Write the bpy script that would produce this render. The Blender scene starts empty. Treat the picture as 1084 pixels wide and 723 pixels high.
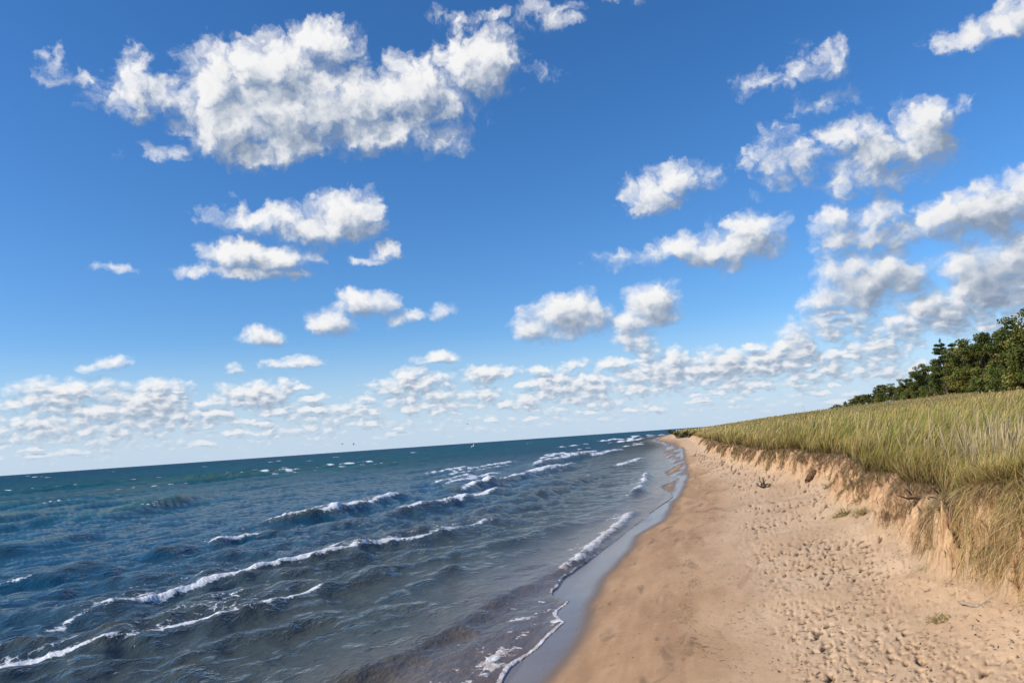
import bpy, math, random
import numpy as np
from mathutils import Matrix, Vector

random.seed(7); rng = np.random.default_rng(11)
C = bpy.context.scene.collection
R_ = math.radians
EYE = 2.2

# ------------------------------------------------------------------ helpers
def put(o, parent=None, **props):
    C.objects.link(o)
    if parent: o.parent = parent
    for k, v in props.items(): o[k] = v
    return o

def mesh_np(name, verts, quads, mat, tris=None, smooth=True, cols=None, attrs=None):
    """mesh object from numpy arrays; cols = (n,3) point colours, attrs = {name: (n,)}"""
    me = bpy.data.meshes.new(name)
    verts = np.asarray(verts, dtype=np.float32)
    polys = []; sizes = []
    if quads is not None and len(quads): polys.append(np.asarray(quads, dtype=np.int32).ravel()); sizes.append(np.full(len(quads), 4, np.int32))
    if tris is not None and len(tris): polys.append(np.asarray(tris, dtype=np.int32).ravel()); sizes.append(np.full(len(tris), 3, np.int32))
    idx = np.concatenate(polys); sz = np.concatenate(sizes)
    me.vertices.add(len(verts)); me.vertices.foreach_set('co', verts.ravel())
    me.loops.add(len(idx)); me.loops.foreach_set('vertex_index', idx)
    st = np.concatenate([[0], np.cumsum(sz)[:-1]]).astype(np.int32)
    me.polygons.add(len(sz)); me.polygons.foreach_set('loop_start', st)
    try: me.polygons.foreach_set('loop_total', sz)
    except Exception: pass
    me.polygons.foreach_set('use_smooth', np.full(len(sz), smooth, dtype=bool))
    if cols is not None:
        a = me.attributes.new('tint', 'FLOAT_COLOR', 'POINT')
        c = np.ones((len(verts), 4), np.float32); c[:, :3] = cols
        a.data.foreach_set('color', c.ravel())
    for k, v in (attrs or {}).items():
        a = me.attributes.new(k, 'FLOAT', 'POINT'); a.data.foreach_set('value', np.asarray(v, np.float32).ravel())
    me.update(); me.validate()
    me.materials.append(mat)
    return bpy.data.objects.new(name, me)

def hash2(ix, iy, s=0):
    h = (ix.astype(np.int64) * 374761393 + iy.astype(np.int64) * 668265263 + s * 974634777) & 0x7fffffff
    h = ((h ^ (h >> 13)) * 1274126177) & 0x7fffffff
    h = ((h ^ (h >> 15)) * 461845907) & 0x7fffffff
    return ((h ^ (h >> 14)) & 0xffffff) / float(0xffffff)

def gnoise(x, y, s=0):
    """2-D gradient noise, about -0.7..0.7"""
    ix = np.floor(x); iy = np.floor(y); fx = x - ix; fy = y - iy
    ux = fx*fx*fx*(fx*(fx*6-15)+10); uy = fy*fy*fy*(fy*(fy*6-15)+10)
    def g(a, b):
        t = hash2(ix+a, iy+b, s) * 2*np.pi
        return np.cos(t)*(fx-a) + np.sin(t)*(fy-b)
    n0 = g(0,0)*(1-ux) + g(1,0)*ux; n1 = g(0,1)*(1-ux) + g(1,1)*ux
    return n0*(1-uy) + n1*uy

def fbm(x, y, octv=4, s=0, gain=.5):
    a = 1.; t = 0
    for i in range(octv):
        t = t + a*gnoise(x, y, s+i*17); x = x*2.03+3.1; y = y*2.03+1.7; a *= gain
    return t

def sstep(a, b, x):
    t = np.clip((x-a)/(b-a), 0, 1); return t*t*(3-2*t)

class NT:
    """short node writing"""
    def __init__(s, tree): s.t = tree; s.n = tree.nodes; s.l = tree.links
    def node(s, typ, **kw):
        n = s.n.new(typ)
        for k, v in kw.items(): setattr(n, k, v)
        return n
    def link(s, a, b): s.l.new(a, b)
    def setin(s, sock, v):
        if isinstance(v, bpy.types.NodeSocket): s.l.new(v, sock)
        elif isinstance(v, (tuple, list)):
            sock.default_value = (tuple(v)+(1,)) if sock.type == 'RGBA' and len(v) == 3 else v
        else: sock.default_value = v
    def m(s, op, a, b=None, c=None, clamp=False):
        n = s.node('ShaderNodeMath', operation=op, use_clamp=clamp); s.setin(n.inputs[0], a)
        if b is not None: s.setin(n.inputs[1], b)
        if c is not None: s.setin(n.inputs[2], c)
        return n.outputs[0]
    def v(s, op, a, b=None, c=None, scale=None):
        n = s.node('ShaderNodeVectorMath', operation=op); s.setin(n.inputs[0], a)
        if b is not None: s.setin(n.inputs[1], b)
        if c is not None: s.setin(n.inputs[2], c)
        if scale is not None: s.setin(n.inputs['Scale'], scale)
        return n.outputs['Value'] if op in ('DOT_PRODUCT', 'LENGTH', 'DISTANCE') else n.outputs['Vector']
    def mix(s, f, a, b, blend='MIX'):
        n = s.node('ShaderNodeMix', data_type='RGBA', blend_type=blend); s.setin(n.inputs[0], f); s.setin(n.inputs[6], a); s.setin(n.inputs[7], b)
        return n.outputs[2]
    def ss(s, x, a, b, to0=0., to1=1., kind='SMOOTHSTEP'):
        n = s.node('ShaderNodeMapRange', interpolation_type=kind); s.setin(n.inputs[0], x)
        n.inputs[1].default_value = a; n.inputs[2].default_value = b; n.inputs[3].default_value = to0; n.inputs[4].default_value = to1
        return n.outputs[0]
    def noise(s, vec, scale, detail=4, rough=.5, lac=2., out=0, dist=0):
        n = s.node('ShaderNodeTexNoise'); s.setin(n.inputs['Vector'], vec); n.inputs['Scale'].default_value = scale
        n.inputs['Detail'].default_value = detail; n.inputs['Roughness'].default_value = rough; n.inputs['Lacunarity'].default_value = lac
        n.inputs['Distortion'].default_value = dist
        return n.outputs[out]
    def attr(s, name, out='Fac'):
        return s.node('ShaderNodeAttribute', attribute_name=name).outputs[out]
    def comb(s, x, y, z=0.):
        n = s.node('ShaderNodeCombineXYZ'); s.setin(n.inputs[0], x); s.setin(n.inputs[1], y); s.setin(n.inputs[2], z); return n.outputs[0]
    def sep(s, v):
        n = s.node('ShaderNodeSeparateXYZ'); s.setin(n.inputs[0], v); return n.outputs
    def pos(s): return s.node('ShaderNodeNewGeometry').outputs['Position']
    def bump(s, h, strength, dist, normal=None):
        n = s.node('ShaderNodeBump'); s.setin(n.inputs['Strength'], strength); s.setin(n.inputs['Distance'], dist); s.setin(n.inputs['Height'], h)
        if normal is not None: s.setin(n.inputs['Normal'], normal)
        return n.outputs[0]

def new_mat(name):
    m = bpy.data.materials.new(name); m.use_nodes = True
    k = NT(m.node_tree); k.bsdf = m.node_tree.nodes['Principled BSDF']; k.out = m.node_tree.nodes['Material Output']
    return m, k

# ------------------------------------------------------------------ camera
TH, PSI, RHO = R_(7.4123), R_(12.9983), R_(3.9801)
fwd = Vector((-math.sin(PSI)*math.cos(TH), math.cos(PSI)*math.cos(TH), math.sin(TH)))
rgt = Vector((math.cos(PSI), math.sin(PSI), 0)); up = rgt.cross(fwd)
xr = rgt*math.cos(RHO) - up*math.sin(RHO); xu = up*math.cos(RHO) + rgt*math.sin(RHO)
cam = bpy.data.cameras.new('camera'); co = bpy.data.objects.new('camera', cam); C.objects.link(co)
cam.sensor_width = 36; cam.lens = 36*800/1084.; cam.clip_start = .05; cam.clip_end = 60000
M = Matrix((xr, xu, -fwd)).transposed().to_4x4(); M.translation = Vector((0, 0, EYE)); co.matrix_world = M
bpy.context.scene.camera = co

# ------------------------------------------------------------------ light and sky
SUN_EL, SUN_AZ = R_(33), R_(-122)          # azimuth from +Y towards +X
sd = Vector((math.sin(SUN_AZ)*math.cos(SUN_EL), math.cos(SUN_AZ)*math.cos(SUN_EL), math.sin(SUN_EL)))
sl = bpy.data.lights.new('sun', 'SUN'); sl.energy = 4.9; sl.angle = R_(.53); sl.color = (1, .91, .78)
so = bpy.data.objects.new('sun', sl); C.objects.link(so); so.rotation_euler = sd.to_track_quat('Z', 'Y').to_euler(); so.location = (0, 0, 60)

CLOUDS = [  # azimuth, elevation, half width, half height (degrees), weight
    (-30.05,27.42,4.31,2.44,1), (-33.83,25.8,3.18,2.55,0.9), (-33.22,23.19,3.45,2.13,1), (-30.23,22.09,5.13,1.42,0.9), (-24.82,25.46,5.43,2.67,1),
    (-26.81,29.11,3.46,1.33,0.85), (-19.28,25.92,4.48,2.56,1), (-14.24,27.8,3.19,2.13,1), (-29.12,24.37,5.91,2.66,1), (-22.4,23.09,4.82,1.58,0.9),
    (-15.29,28.97,1.98,1.11,0.8), (-18.32,23.49,3.35,1.19,0.55), (-17.64,22.48,2.09,0.8,0.4), (-39.85,25.16,1.45,1.88,0.7), (-41.05,24.06,2.01,0.82,0.6),
    (-37.51,24.96,2.14,1.08,0.65), (-43.09,25.51,1.94,0.51,0.35), (-45.06,25.52,0.66,0.89,0.35), (-38.36,21.23,1.47,0.55,0.35), (-35.18,23.67,1.94,0.62,0.4),
    (-14.39,30.65,2.91,0.54,0.35), (-8.44,30.37,2.44,0.9,0.5), (-10,26.76,1.97,0.57,0.4), (0.91,31.74,4.35,1.14,0.7), (-24.69,17.34,2.7,1.64,1),
    (-27.66,16.67,3.12,1.22,0.85), (-31.86,16.74,3.32,0.93,0.7), (-29.68,17.72,1.64,0.53,0.5), (-31.65,14.61,3.84,1.27,1), (-32.34,13.26,4.31,0.67,0.8),
    (-34.91,13.03,2.53,0.4,0.45), (-23.91,14.23,1.14,0.35,0.5), (-22.25,14.67,1,0.56,0.5), (-41.06,13.37,1.61,0.38,0.4), (-33.98,18.37,0.65,0.26,0.3),
    (-24.06,10.81,2.25,1.05,0.9), (-26.41,9.49,1.79,0.9,0.9), (-21.28,9.78,1.57,0.64,0.7), (-18.26,9.99,1.16,0.5,0.5), (-31.4,8.66,1.57,0.54,0.8),
    (-30.54,6.59,1.31,0.34,0.8), (-40.84,6.98,1.25,0.38,0.85), (-42.62,6.81,0.77,0.25,0.6), (-33.45,6.35,0.57,0.27,0.5), (-8.67,9.13,3.25,1.56,1),
    (-10.38,8.48,2.46,0.93,0.9), (-6.64,9.18,1.87,0.99,0.8), (-2.21,9.33,1.96,1.68,1), (-3.87,8.22,1.7,0.84,0.8), (-3.72,6.78,1.69,0.77,0.8),
    (-2.98,5.59,0.98,0.63,0.7), (-0.1,17.85,2.96,1.34,0.85), (-1.47,17.07,2.13,1.08,0.85), (3.34,12.87,3.92,1.56,0.9), (5.43,13.53,2.38,1.47,1),
    (0.83,13.19,2.63,1.03,0.8), (-3.65,13.01,2.57,0.63,0.4), (3.56,11.74,2.42,0.81,0.6), (14.78,17.55,4.2,1.58,0.85), (17.35,18.05,1.78,1.89,0.95),
    (12.8,18.61,2.78,1.1,0.75), (8.44,18.35,2.71,2.03,0.5), (14.28,16.02,3.52,1.23,0.55), (7.81,19.63,1.57,0.76,0.35), (10.48,24.12,1.91,1.07,0.5),
    (12.41,24.15,1.11,1.05,0.55), (7.79,23.77,2.11,0.73,0.35), (11.76,21.23,1.86,0.97,0.22), (20.08,18.95,0.74,0.68,0.3), (21.53,23.3,2.48,0.8,0.7),
    (23.76,23.55,2.25,1.14,0.8), (13.55,12.59,2.47,1.51,0.8), (11.14,12.75,1.22,1.93,0.65), (14.83,11.97,1.49,1.12,0.7), (12.51,9,3.44,1.54,1),
    (14.44,8.89,2.18,1.14,0.9), (10.91,8.24,2.67,0.91,0.8), (11.65,6.82,1.32,1.04,0.7), (20.26,12.49,3.09,1.65,1), (22.5,13.52,1.67,1.71,1),
    (18.04,12.35,1.94,1.57,0.95), (18.54,13.6,1.61,0.84,0.7), (19.65,7.86,2.89,2.03,1), (22.02,8.52,2.15,1.75,1), (17.1,6.71,2.98,1.35,0.9),
    (15.05,5.92,2.59,0.88,0.7), (20.76,6.58,3.01,1.18,0.7), (21.28,10.46,1.8,0.7,0.6), (21.02,4.73,2.97,0.59,0.6), (19.04,5.19,1.87,0.54,0.6),
    (9.34,6.45,1.61,0.86,0.7), (12.57,4.55,2.46,0.9,0.75), (10.02,5.9,0.98,0.66,0.7), (14.61,4.7,1.36,0.57,0.6), (-43.54,5.28,3.32,0.62,0.8),
    (-44.85,4.52,2.91,0.73,0.8), (-39.07,3.99,2.78,1.15,0.9), (-41.07,3.7,3.69,0.82,0.8), (-38.19,5.12,2.13,0.52,0.7), (-45.35,2.91,3.07,0.72,0.7),
    (-41.07,2.51,3.9,0.75,0.6), (-32.02,4.54,2.7,0.74,0.9), (-29.94,4.71,0.92,0.61,0.7), (-32.36,4.02,2.81,0.4,0.7), (-20.49,4.56,3.11,0.64,0.85),
    (-21.02,5.3,1.27,0.57,0.8), (-19.5,3.29,4.24,0.64,0.7), (-15.1,5.15,2.44,0.5,0.85), (-15.56,3.54,1.43,0.71,0.7), (-10.15,4.02,1.72,0.92,0.95),
    (-7.55,3.4,2.42,0.85,0.85), (-12.31,2.89,2.01,0.5,0.8), (-5.42,5.08,1.42,0.42,0.75), (-8.1,5.44,1.14,0.36,0.7), (-2.01,4.09,3.18,0.98,0.9),
    (-1.11,4.79,1.52,0.84,0.9), (2.44,4.25,2.67,1.1,0.95), (0.72,3.85,2.03,0.83,0.8), (5.54,4.23,2.97,0.94,0.9), (7.59,4.84,1.39,1.47,0.9),
    (-2.79,3.17,2.78,0.49,0.6), (3.96,2.88,3.01,0.54,0.7), (9.07,2.95,2.46,0.46,0.7), (-6.36,2.39,1.41,0.49,0.6), (9.81,4.07,1.59,0.66,0.7),
    (12.68,2.99,2.33,0.51,0.7), (-26.79,2.96,4.05,0.62,0.6), (-36.42,2.83,3.02,0.65,0.6), (-28.17,1.95,4.66,0.48,0.45),
]

def build_sky():
    w = bpy.data.worlds.new('World'); bpy.context.scene.world = w; w.use_nodes = True
    w.cycles.sampling_method = 'MANUAL'; w.cycles.sample_map_resolution = 512
    t = NT(w.node_tree); bg = w.node_tree.nodes['Background']
    sky = t.node('ShaderNodeTexSky', sky_type='NISHITA'); sky.sun_disc = False
    sky.sun_elevation = SUN_EL; sky.sun_rotation = SUN_AZ; sky.air_density = 1.0; sky.dust_density = .35; sky.ozone_density = 2.2
    d = t.v('NORMALIZE', t.node('ShaderNodeTexCoord').outputs['Generated'])
    X, Y, Z = t.sep(d)
    az = t.m('MULTIPLY', t.m('ARCTAN2', X, Y), 180/math.pi); el = t.m('MULTIPLY', t.m('ARCSINE', Z), 180/math.pi)
    P = t.comb(az, el)
    # --- density group
    g = bpy.data.node_groups.new('cloud_density', 'ShaderNodeTree')
    g.interface.new_socket('P', in_out='INPUT', socket_type='NodeSocketVector'); g.interface.new_socket('D', in_out='OUTPUT', socket_type='NodeSocketFloat'); g.interface.new_socket('S', in_out='OUTPUT', socket_type='NodeSocketFloat')
    k = NT(g); gi = k.node('NodeGroupInput'); go = k.node('NodeGroupOutput'); p = gi.outputs[0]
    w1 = k.v('SUBTRACT', k.noise(p, .35, 3, .5, out=1), (.5, .5, .5)); w2 = k.v('SUBTRACT', k.noise(p, 1.5, 4, .6, out=1), (.5, .5, .5))
    ely = k.sep(p)[1]
    amp = k.ss(ely, 1, 20, .24, 1., 'LINEAR')
    w1 = k.v('SCALE', w1, scale=k.m('MULTIPLY', amp, 3.2)); w2 = k.v('SCALE', w2, scale=k.m('MULTIPLY', amp, 1.2))
    q = k.v('MULTIPLY_ADD', w1, (1.3, .8, 0), p); q = k.v('MULTIPLY_ADD', w2, (1.2, 1., 0), q)
    q = k.v('MULTIPLY', q, (1, 1, 0))
    f = None
    for a, e, rx, ry, wt in CLOUDS:
        rx *= 1.10 if rx < 4 else 1.; ry *= (1.12 if rx < 4 else .92) if e > 9 else 1.4
        s = k.v('MULTIPLY_ADD', q, (1/rx, 1/ry, 0), (-a/rx, -e/ry, 0))
        v = k.m('MULTIPLY_ADD', k.v('DOT_PRODUCT', s, s), -wt*.75, wt)
        f = v if f is None else k.m('SMOOTH_MAX', f, v, .25) if wt >= .8 else k.m('MAXIMUM', f, v)
    # many small far cumulus towards the horizon, one Voronoi cell each
    for (sx, sy, seed, e0, e1, cov, rad) in ((.20, .50, 9.1, 4.6, 7.4, .40, .42), (.30, .85, 14.7, 2.6, 5.2, .66, .50), (.42, 1.35, 31.3, 1.0, 3.2, .58, .52)):
        qq = k.v('MULTIPLY_ADD', q, (sx, sy, 0), (seed, seed*1.7, 0))
        vo = k.node('ShaderNodeTexVoronoi', voronoi_dimensions='2D', feature='F1'); k.setin(vo.inputs['Vector'], qq); vo.inputs['Scale'].default_value = 1; vo.inputs['Randomness'].default_value = .9
        df = k.v('SUBTRACT', qq, vo.outputs['Position']); dx, dy, _ = k.sep(df)
        low = k.m('LESS_THAN', dy, 0.); dyy = k.m('MULTIPLY', dy, k.m('MULTIPLY_ADD', low, 1.3, 1.0))
        r, gg, bb = k.sep(vo.outputs['Color'])
        R = k.m('MULTIPLY_ADD', gg, rad*.7, rad*.45)
        rr = k.m('DIVIDE', k.m('ADD', k.m('MULTIPLY', dx, dx), k.m('MULTIPLY', dyy, dyy)), k.m('MULTIPLY', R, R))
        v = k.m('MULTIPLY_ADD', rr, -.75, .85)
        cy = k.m('DIVIDE', k.m('SUBTRACT', k.sep(vo.outputs['Position'])[1], seed*1.7), sy)
        band = k.m('MULTIPLY', k.m('GREATER_THAN', cy, e0), k.m('LESS_THAN', cy, e1))
        on = k.m('MULTIPLY', k.m('LESS_THAN', r, cov), band)
        v = k.m('ADD', v, k.m('MULTIPLY', k.m('SUBTRACT', 1., on), -2.))
        f = k.m('MAXIMUM', f, v)
    def puffs(scale, det, st=(1, 1.15, 0)):      # rounded cauliflower heads, about -.5..+.5
        v = k.node('ShaderNodeTexVoronoi', voronoi_dimensions='2D', feature='SMOOTH_F1'); k.setin(v.inputs['Vector'], k.v('MULTIPLY', q, st))
        v.inputs['Scale'].default_value = scale; v.inputs['Detail'].default_value = det; v.inputs['Roughness'].default_value = .45; v.inputs['Lacunarity'].default_value = 2.1; v.inputs['Smoothness'].default_value = .25
        return k.m('SUBTRACT', .46, v.outputs['Distance'])
    pf = k.mix(k.ss(ely, 2, 11), puffs(1.25, 1, (.8, 1.5, 0)), puffs(.55, 2))
    n1 = k.noise(k.v('MULTIPLY', q, (1, 1.2, 0)), .8, 8, .58)
    n2 = k.noise(k.v('MULTIPLY', p, (1, 1.3, 0)), 2.6, 5, .6)
    nn = k.mix(k.ss(ely, 2, 12), n2, n1)
    # thin ragged band low over the lake
    low = k.noise(k.v('MULTIPLY', q, (.45, 1.7, 0)), 1., 4, .6)
    lowf = k.m('MULTIPLY_ADD', k.m('SUBTRACT', low, .5), 2.6, k.m('ADD', k.ss(ely, -.2, 1.2, -.35, .12), k.ss(ely, 2.2, 4.6, 0., -1.2)))
    f = k.m('MAXIMUM', f, k.m('MINIMUM', lowf, .30))
    f = k.m('MAXIMUM', f, -1.2)
    S = k.m('ADD', f, k.m('MULTIPLY', pf, k.ss(ely, 4, 11, .85, .66)))
    D = k.m('ADD', S, k.m('MULTIPLY', k.m('SUBTRACT', nn, .485), k.ss(ely, 3, 12, .8, .95)))
    k.link(D, go.inputs[0])
    L = k.m('ADD', f, k.m('MULTIPLY', pf, k.ss(ely, 4, 11, .9, .42)))
    k.link(L, go.inputs[1])
    def dens(vec):
        n = t.node('ShaderNodeGroup'); n.node_tree = g; t.setin(n.inputs[0], vec); return n.outputs
    D0, S0 = dens(P)
    sc = t.ss(el, 1, 22, .20, 1.0, 'LINEAR')
    S1 = dens(t.v('MULTIPLY_ADD', t.comb(sc, sc), (-1.0, 1.5, 0), P))[1]
    alpha = t.ss(D0, -.20, .78)
    alpha = t.m('MULTIPLY', alpha, t.ss(el, .0, 1.8, .35, 1.))
    lit = t.m('SUBTRACT', t.m('MAXIMUM', S0, .0), t.m('MAXIMUM', S1, -.45))
    lit = t.m('ADD', lit, t.m('MULTIPLY', t.m('SUBTRACT', D0, S0), .12))
    lit = t.ss(lit, -.50, .62, 0, 1, 'LINEAR')
    core = t.ss(S0, .5, 1.35, 0, .20)
    lum = t.m('SUBTRACT', t.m('SUBTRACT', lit, core), t.ss(az, -5, 30, 0, .18))
    ccol = t.node('ShaderNodeValToRGB'); t.setin(ccol.inputs[0], lum); cr = ccol.color_ramp
    cr.elements[0].position = .05; cr.elements[0].color = (.255, .32, .43, 1); cr.elements[1].position = .98; cr.elements[1].color = (.93, .93, .93, 1)
    for ps, c in ((.30, (.40, .47, .58)), (.48, (.62, .66, .73)), (.66, (.80, .82, .85)), (.8, (.88, .88, .89))):
        e = cr.elements.new(ps); e.color = c+(1,)
    STR = .12
    # graded Nishita sky
    grad = t.v('MULTIPLY', sky.outputs[0], SKYMUL)
    gam = t.node('ShaderNodeHueSaturation'); gam.inputs['Saturation'].default_value = SKYSAT; t.setin(gam.inputs['Color'], grad)
    haze = t.ss(el, 0, 9, HAZE, 0.)
    base = t.mix(haze, gam.outputs[0], tuple(c/STR for c in (.55, .69, .87)))
    cl = t.v('SCALE', ccol.outputs[0], scale=1/STR)
    cl = t.mix(t.ss(el, 0, 7, .45, 0.), cl, tuple(c/STR for c in (.62, .71, .84)))
    col = t.mix(alpha, base, cl)
    t.setin(bg.inputs['Color'], col); bg.inputs['Strength'].default_value = STR
SKYMUL = (.82, 1.0, 1.26); SKYSAT = 1.15; HAZE = .85
build_sky()
_cy = bpy.context.scene.cycles
_cy.max_bounces = 6; _cy.diffuse_bounces = 2; _cy.glossy_bounces = 2; _cy.transmission_bounces = 3
_cy.use_adaptive_sampling = True; _cy.adaptive_threshold = .02; _cy.adaptive_min_samples = 16
_vs = bpy.context.scene.view_settings
_vs.view_transform = 'Standard'; _vs.look = 'None'; _vs.exposure = 0; _vs.gamma = 1

# ------------------------------------------------------------------ shore curves (metres, y runs along the shore)
def curve(pts):
    a = np.array(pts, float); return lambda y: np.interp(y, a[:, 0], a[:, 1])
_xw = curve([(-40,-2.2),(2,-1.9),(7,-1.94),(7.5,-1.95),(8.3,-1.8),(9.06,-1.70),(9.5,-1.86),(9.9,-1.88),(10.3,-1.84),(10.9,-2.19),(12.1,-2.22),(13.8,-2.0),(16.1,-1.78),(19.7,-1.45),(21.8,-1.25),(24.6,-.85),(27,-.95),(30.5,-1.5),(33,-.75),(36,-1.15),(40,-1.75),(44,-1.2),(51,-1.7),(60,-2.2),(73,-3.0),(107,-3.6),(174,-9.6),(280,-11),(400,-8),(600,10),(1000,90),(3000,700),(30000,9000)])
_xe = curve([(-40,-1.6),(2,-1.5),(6.8,-1.42),(7.7,-1.31),(8.5,-1.29),(10,-1.41),(11.8,-1.41),(14.3,-1.22),(16.3,-1.27),(18.6,-.8),(22.2,-.65),(27,-.5),(32.2,-.32),(42,-.5),(71,-1.),(103,-2.6),(161,-7.7),(280,-10),(400,-7),(600,11),(1000,92),(3000,705),(30000,9010)])
_xb = curve([(-40,2.6),(2,2.5),(6.8,2.33),(7.5,2.24),(8.2,2.12),(10,2.2),(13.1,2.2),(15,2.35),(17,2.6),(19.1,2.85),(20.6,2.5),(26,2.1),(38,1.1),(60,.5),(121,-1.0),(161,-5.),(280,-7),(400,-3),(600,16),(1000,98),(3000,715),(30000,9030)])
_hb = curve([(-40,1.),(6,.92),(7.2,.78),(8.5,.62),(10,.56),(13,.56),(20,.58),(40,.56),(120,.5),(400,.6),(30000,.5)])
_sl = curve([(-40,.085),(90,.085),(160,.104),(240,.104),(333,.076),(600,.03),(30000,.01)])

def near(y, d): return 1/(1+(np.maximum(y, 0)/d)**2)
def xw_(y): return _xw(y) + .05*gnoise(y*1.9, y*0+.5, 3)*near(y, 60) + .022*gnoise(y*6.3, y*0+.5, 4)*near(y, 30)
def x0_(y): return np.mean([_xw(np.maximum(y, 1)*f) for f in np.linspace(.72, 1.38, 12)], axis=0)
def xe_(y): return _xe(y)
def xb_(y): return _xb(y) + (.34*gnoise(y*.62, y*0+.5, 5) + .22*gnoise(y*1.7, y*0+7.5, 6) + .06*gnoise(y*5., y*0+2.5, 7))*near(y, 150)

def wd_(y): return .42 + .26*(gnoise(y*.45, y*0+4.5, 83)+.35)*near(y, 100) + .10*gnoise(y*1.7, y*0+1.5, 84)*near(y, 60) + y*.0015
def edge_(y): return xb_(y) + wd_(y)

PIT = {}
def ground(x, y, detail=True):
    """height of sand, bluff and dune"""
    xw, xe, xb = xw_(y), xe_(y), xb_(y)
    x0 = x0_(y); xb0 = _xb(y)
    s = np.clip((x-x0)/(xb0-x0), 0, 1)
    z = .65*(s + .12*s*(1-s))
    z = np.where(x < x0, np.maximum(.085*(x-x0), -3), z)
    if detail:
        dry = sstep(.50, .68, s + .05*gnoise(x*1.3, y*.5, 21))
        tr = dry*near(y, 90)
        z = z + tr*(.010*fbm(x*7.5, y*7.5, 4, 31, .6) + .03*gnoise(x*1.1, y*.8, 33))
        # dents of feet and blown pits
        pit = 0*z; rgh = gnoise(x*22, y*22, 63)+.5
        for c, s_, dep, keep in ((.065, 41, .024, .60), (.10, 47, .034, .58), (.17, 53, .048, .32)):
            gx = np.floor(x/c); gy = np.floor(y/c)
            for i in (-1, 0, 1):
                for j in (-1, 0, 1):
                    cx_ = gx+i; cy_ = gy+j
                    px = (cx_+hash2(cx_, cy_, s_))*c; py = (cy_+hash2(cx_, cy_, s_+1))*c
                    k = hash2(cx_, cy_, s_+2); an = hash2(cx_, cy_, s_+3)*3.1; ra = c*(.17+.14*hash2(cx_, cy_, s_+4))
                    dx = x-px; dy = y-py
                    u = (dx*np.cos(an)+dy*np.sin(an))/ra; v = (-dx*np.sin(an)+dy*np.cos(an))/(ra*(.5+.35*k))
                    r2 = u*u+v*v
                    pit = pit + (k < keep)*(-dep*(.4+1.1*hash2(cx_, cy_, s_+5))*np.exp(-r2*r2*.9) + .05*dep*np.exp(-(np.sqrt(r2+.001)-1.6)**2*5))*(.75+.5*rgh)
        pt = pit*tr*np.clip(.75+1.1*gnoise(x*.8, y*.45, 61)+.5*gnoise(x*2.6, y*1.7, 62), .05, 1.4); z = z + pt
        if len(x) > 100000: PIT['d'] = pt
        # smooth damp sand: faint swash ridges
        damp = sstep(0, .12, s)*(1-dry)
        z = z + damp*(.008*gnoise(x*1.2+y*.8, y*.35, 71) + .003*gnoise(x*3, y*1.4, 72))*near(y, 60)
    # bluff face
    hb = _hb(y)*(1 + (.22*gnoise(y*.33, y*0+9.5, 81) + .1*gnoise(y*1.3, y*0+3.5, 82))*near(y, 200))
    wd = wd_(y)
    f = np.clip((x-xb)/wd, 0, 1)
    fb = f
    if detail: fb = np.clip(f + .52*fbm(y*3.0, x*2.2+f*1.5, 5, 85, .6)*np.sin(np.pi*f)*near(y, 80), 0, 1)
    z = z + hb*(1-(1-fb)**1.4)
    tal = np.clip(1-(xb-x)/.6, 0, 1)
    z = z + .13*tal**2*near(y, 60)
    xt = xb + wd
    dx = np.maximum(x-xt, 0)
    lim = 62.
    z = z + _sl(y)*1.10*np.maximum(lim*(1-np.exp(-dx/lim*1.35))/1.02 - 7.5*(1-np.exp(-dx/7.5)), 0)
    dn = sstep(0, 6, dx)
    z = z + dn*(.30*gnoise(x*.11, y*.08, 91) + .12*gnoise(x*.33, y*.27, 92))
    if detail: z = z + sstep(0, .4, dx)*.03*fbm(x*2.2, y*2.2, 3, 95)
    return z

def G(x, y): return float(ground(np.array([float(x)]), np.array([float(y)]), False)[0])

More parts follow.
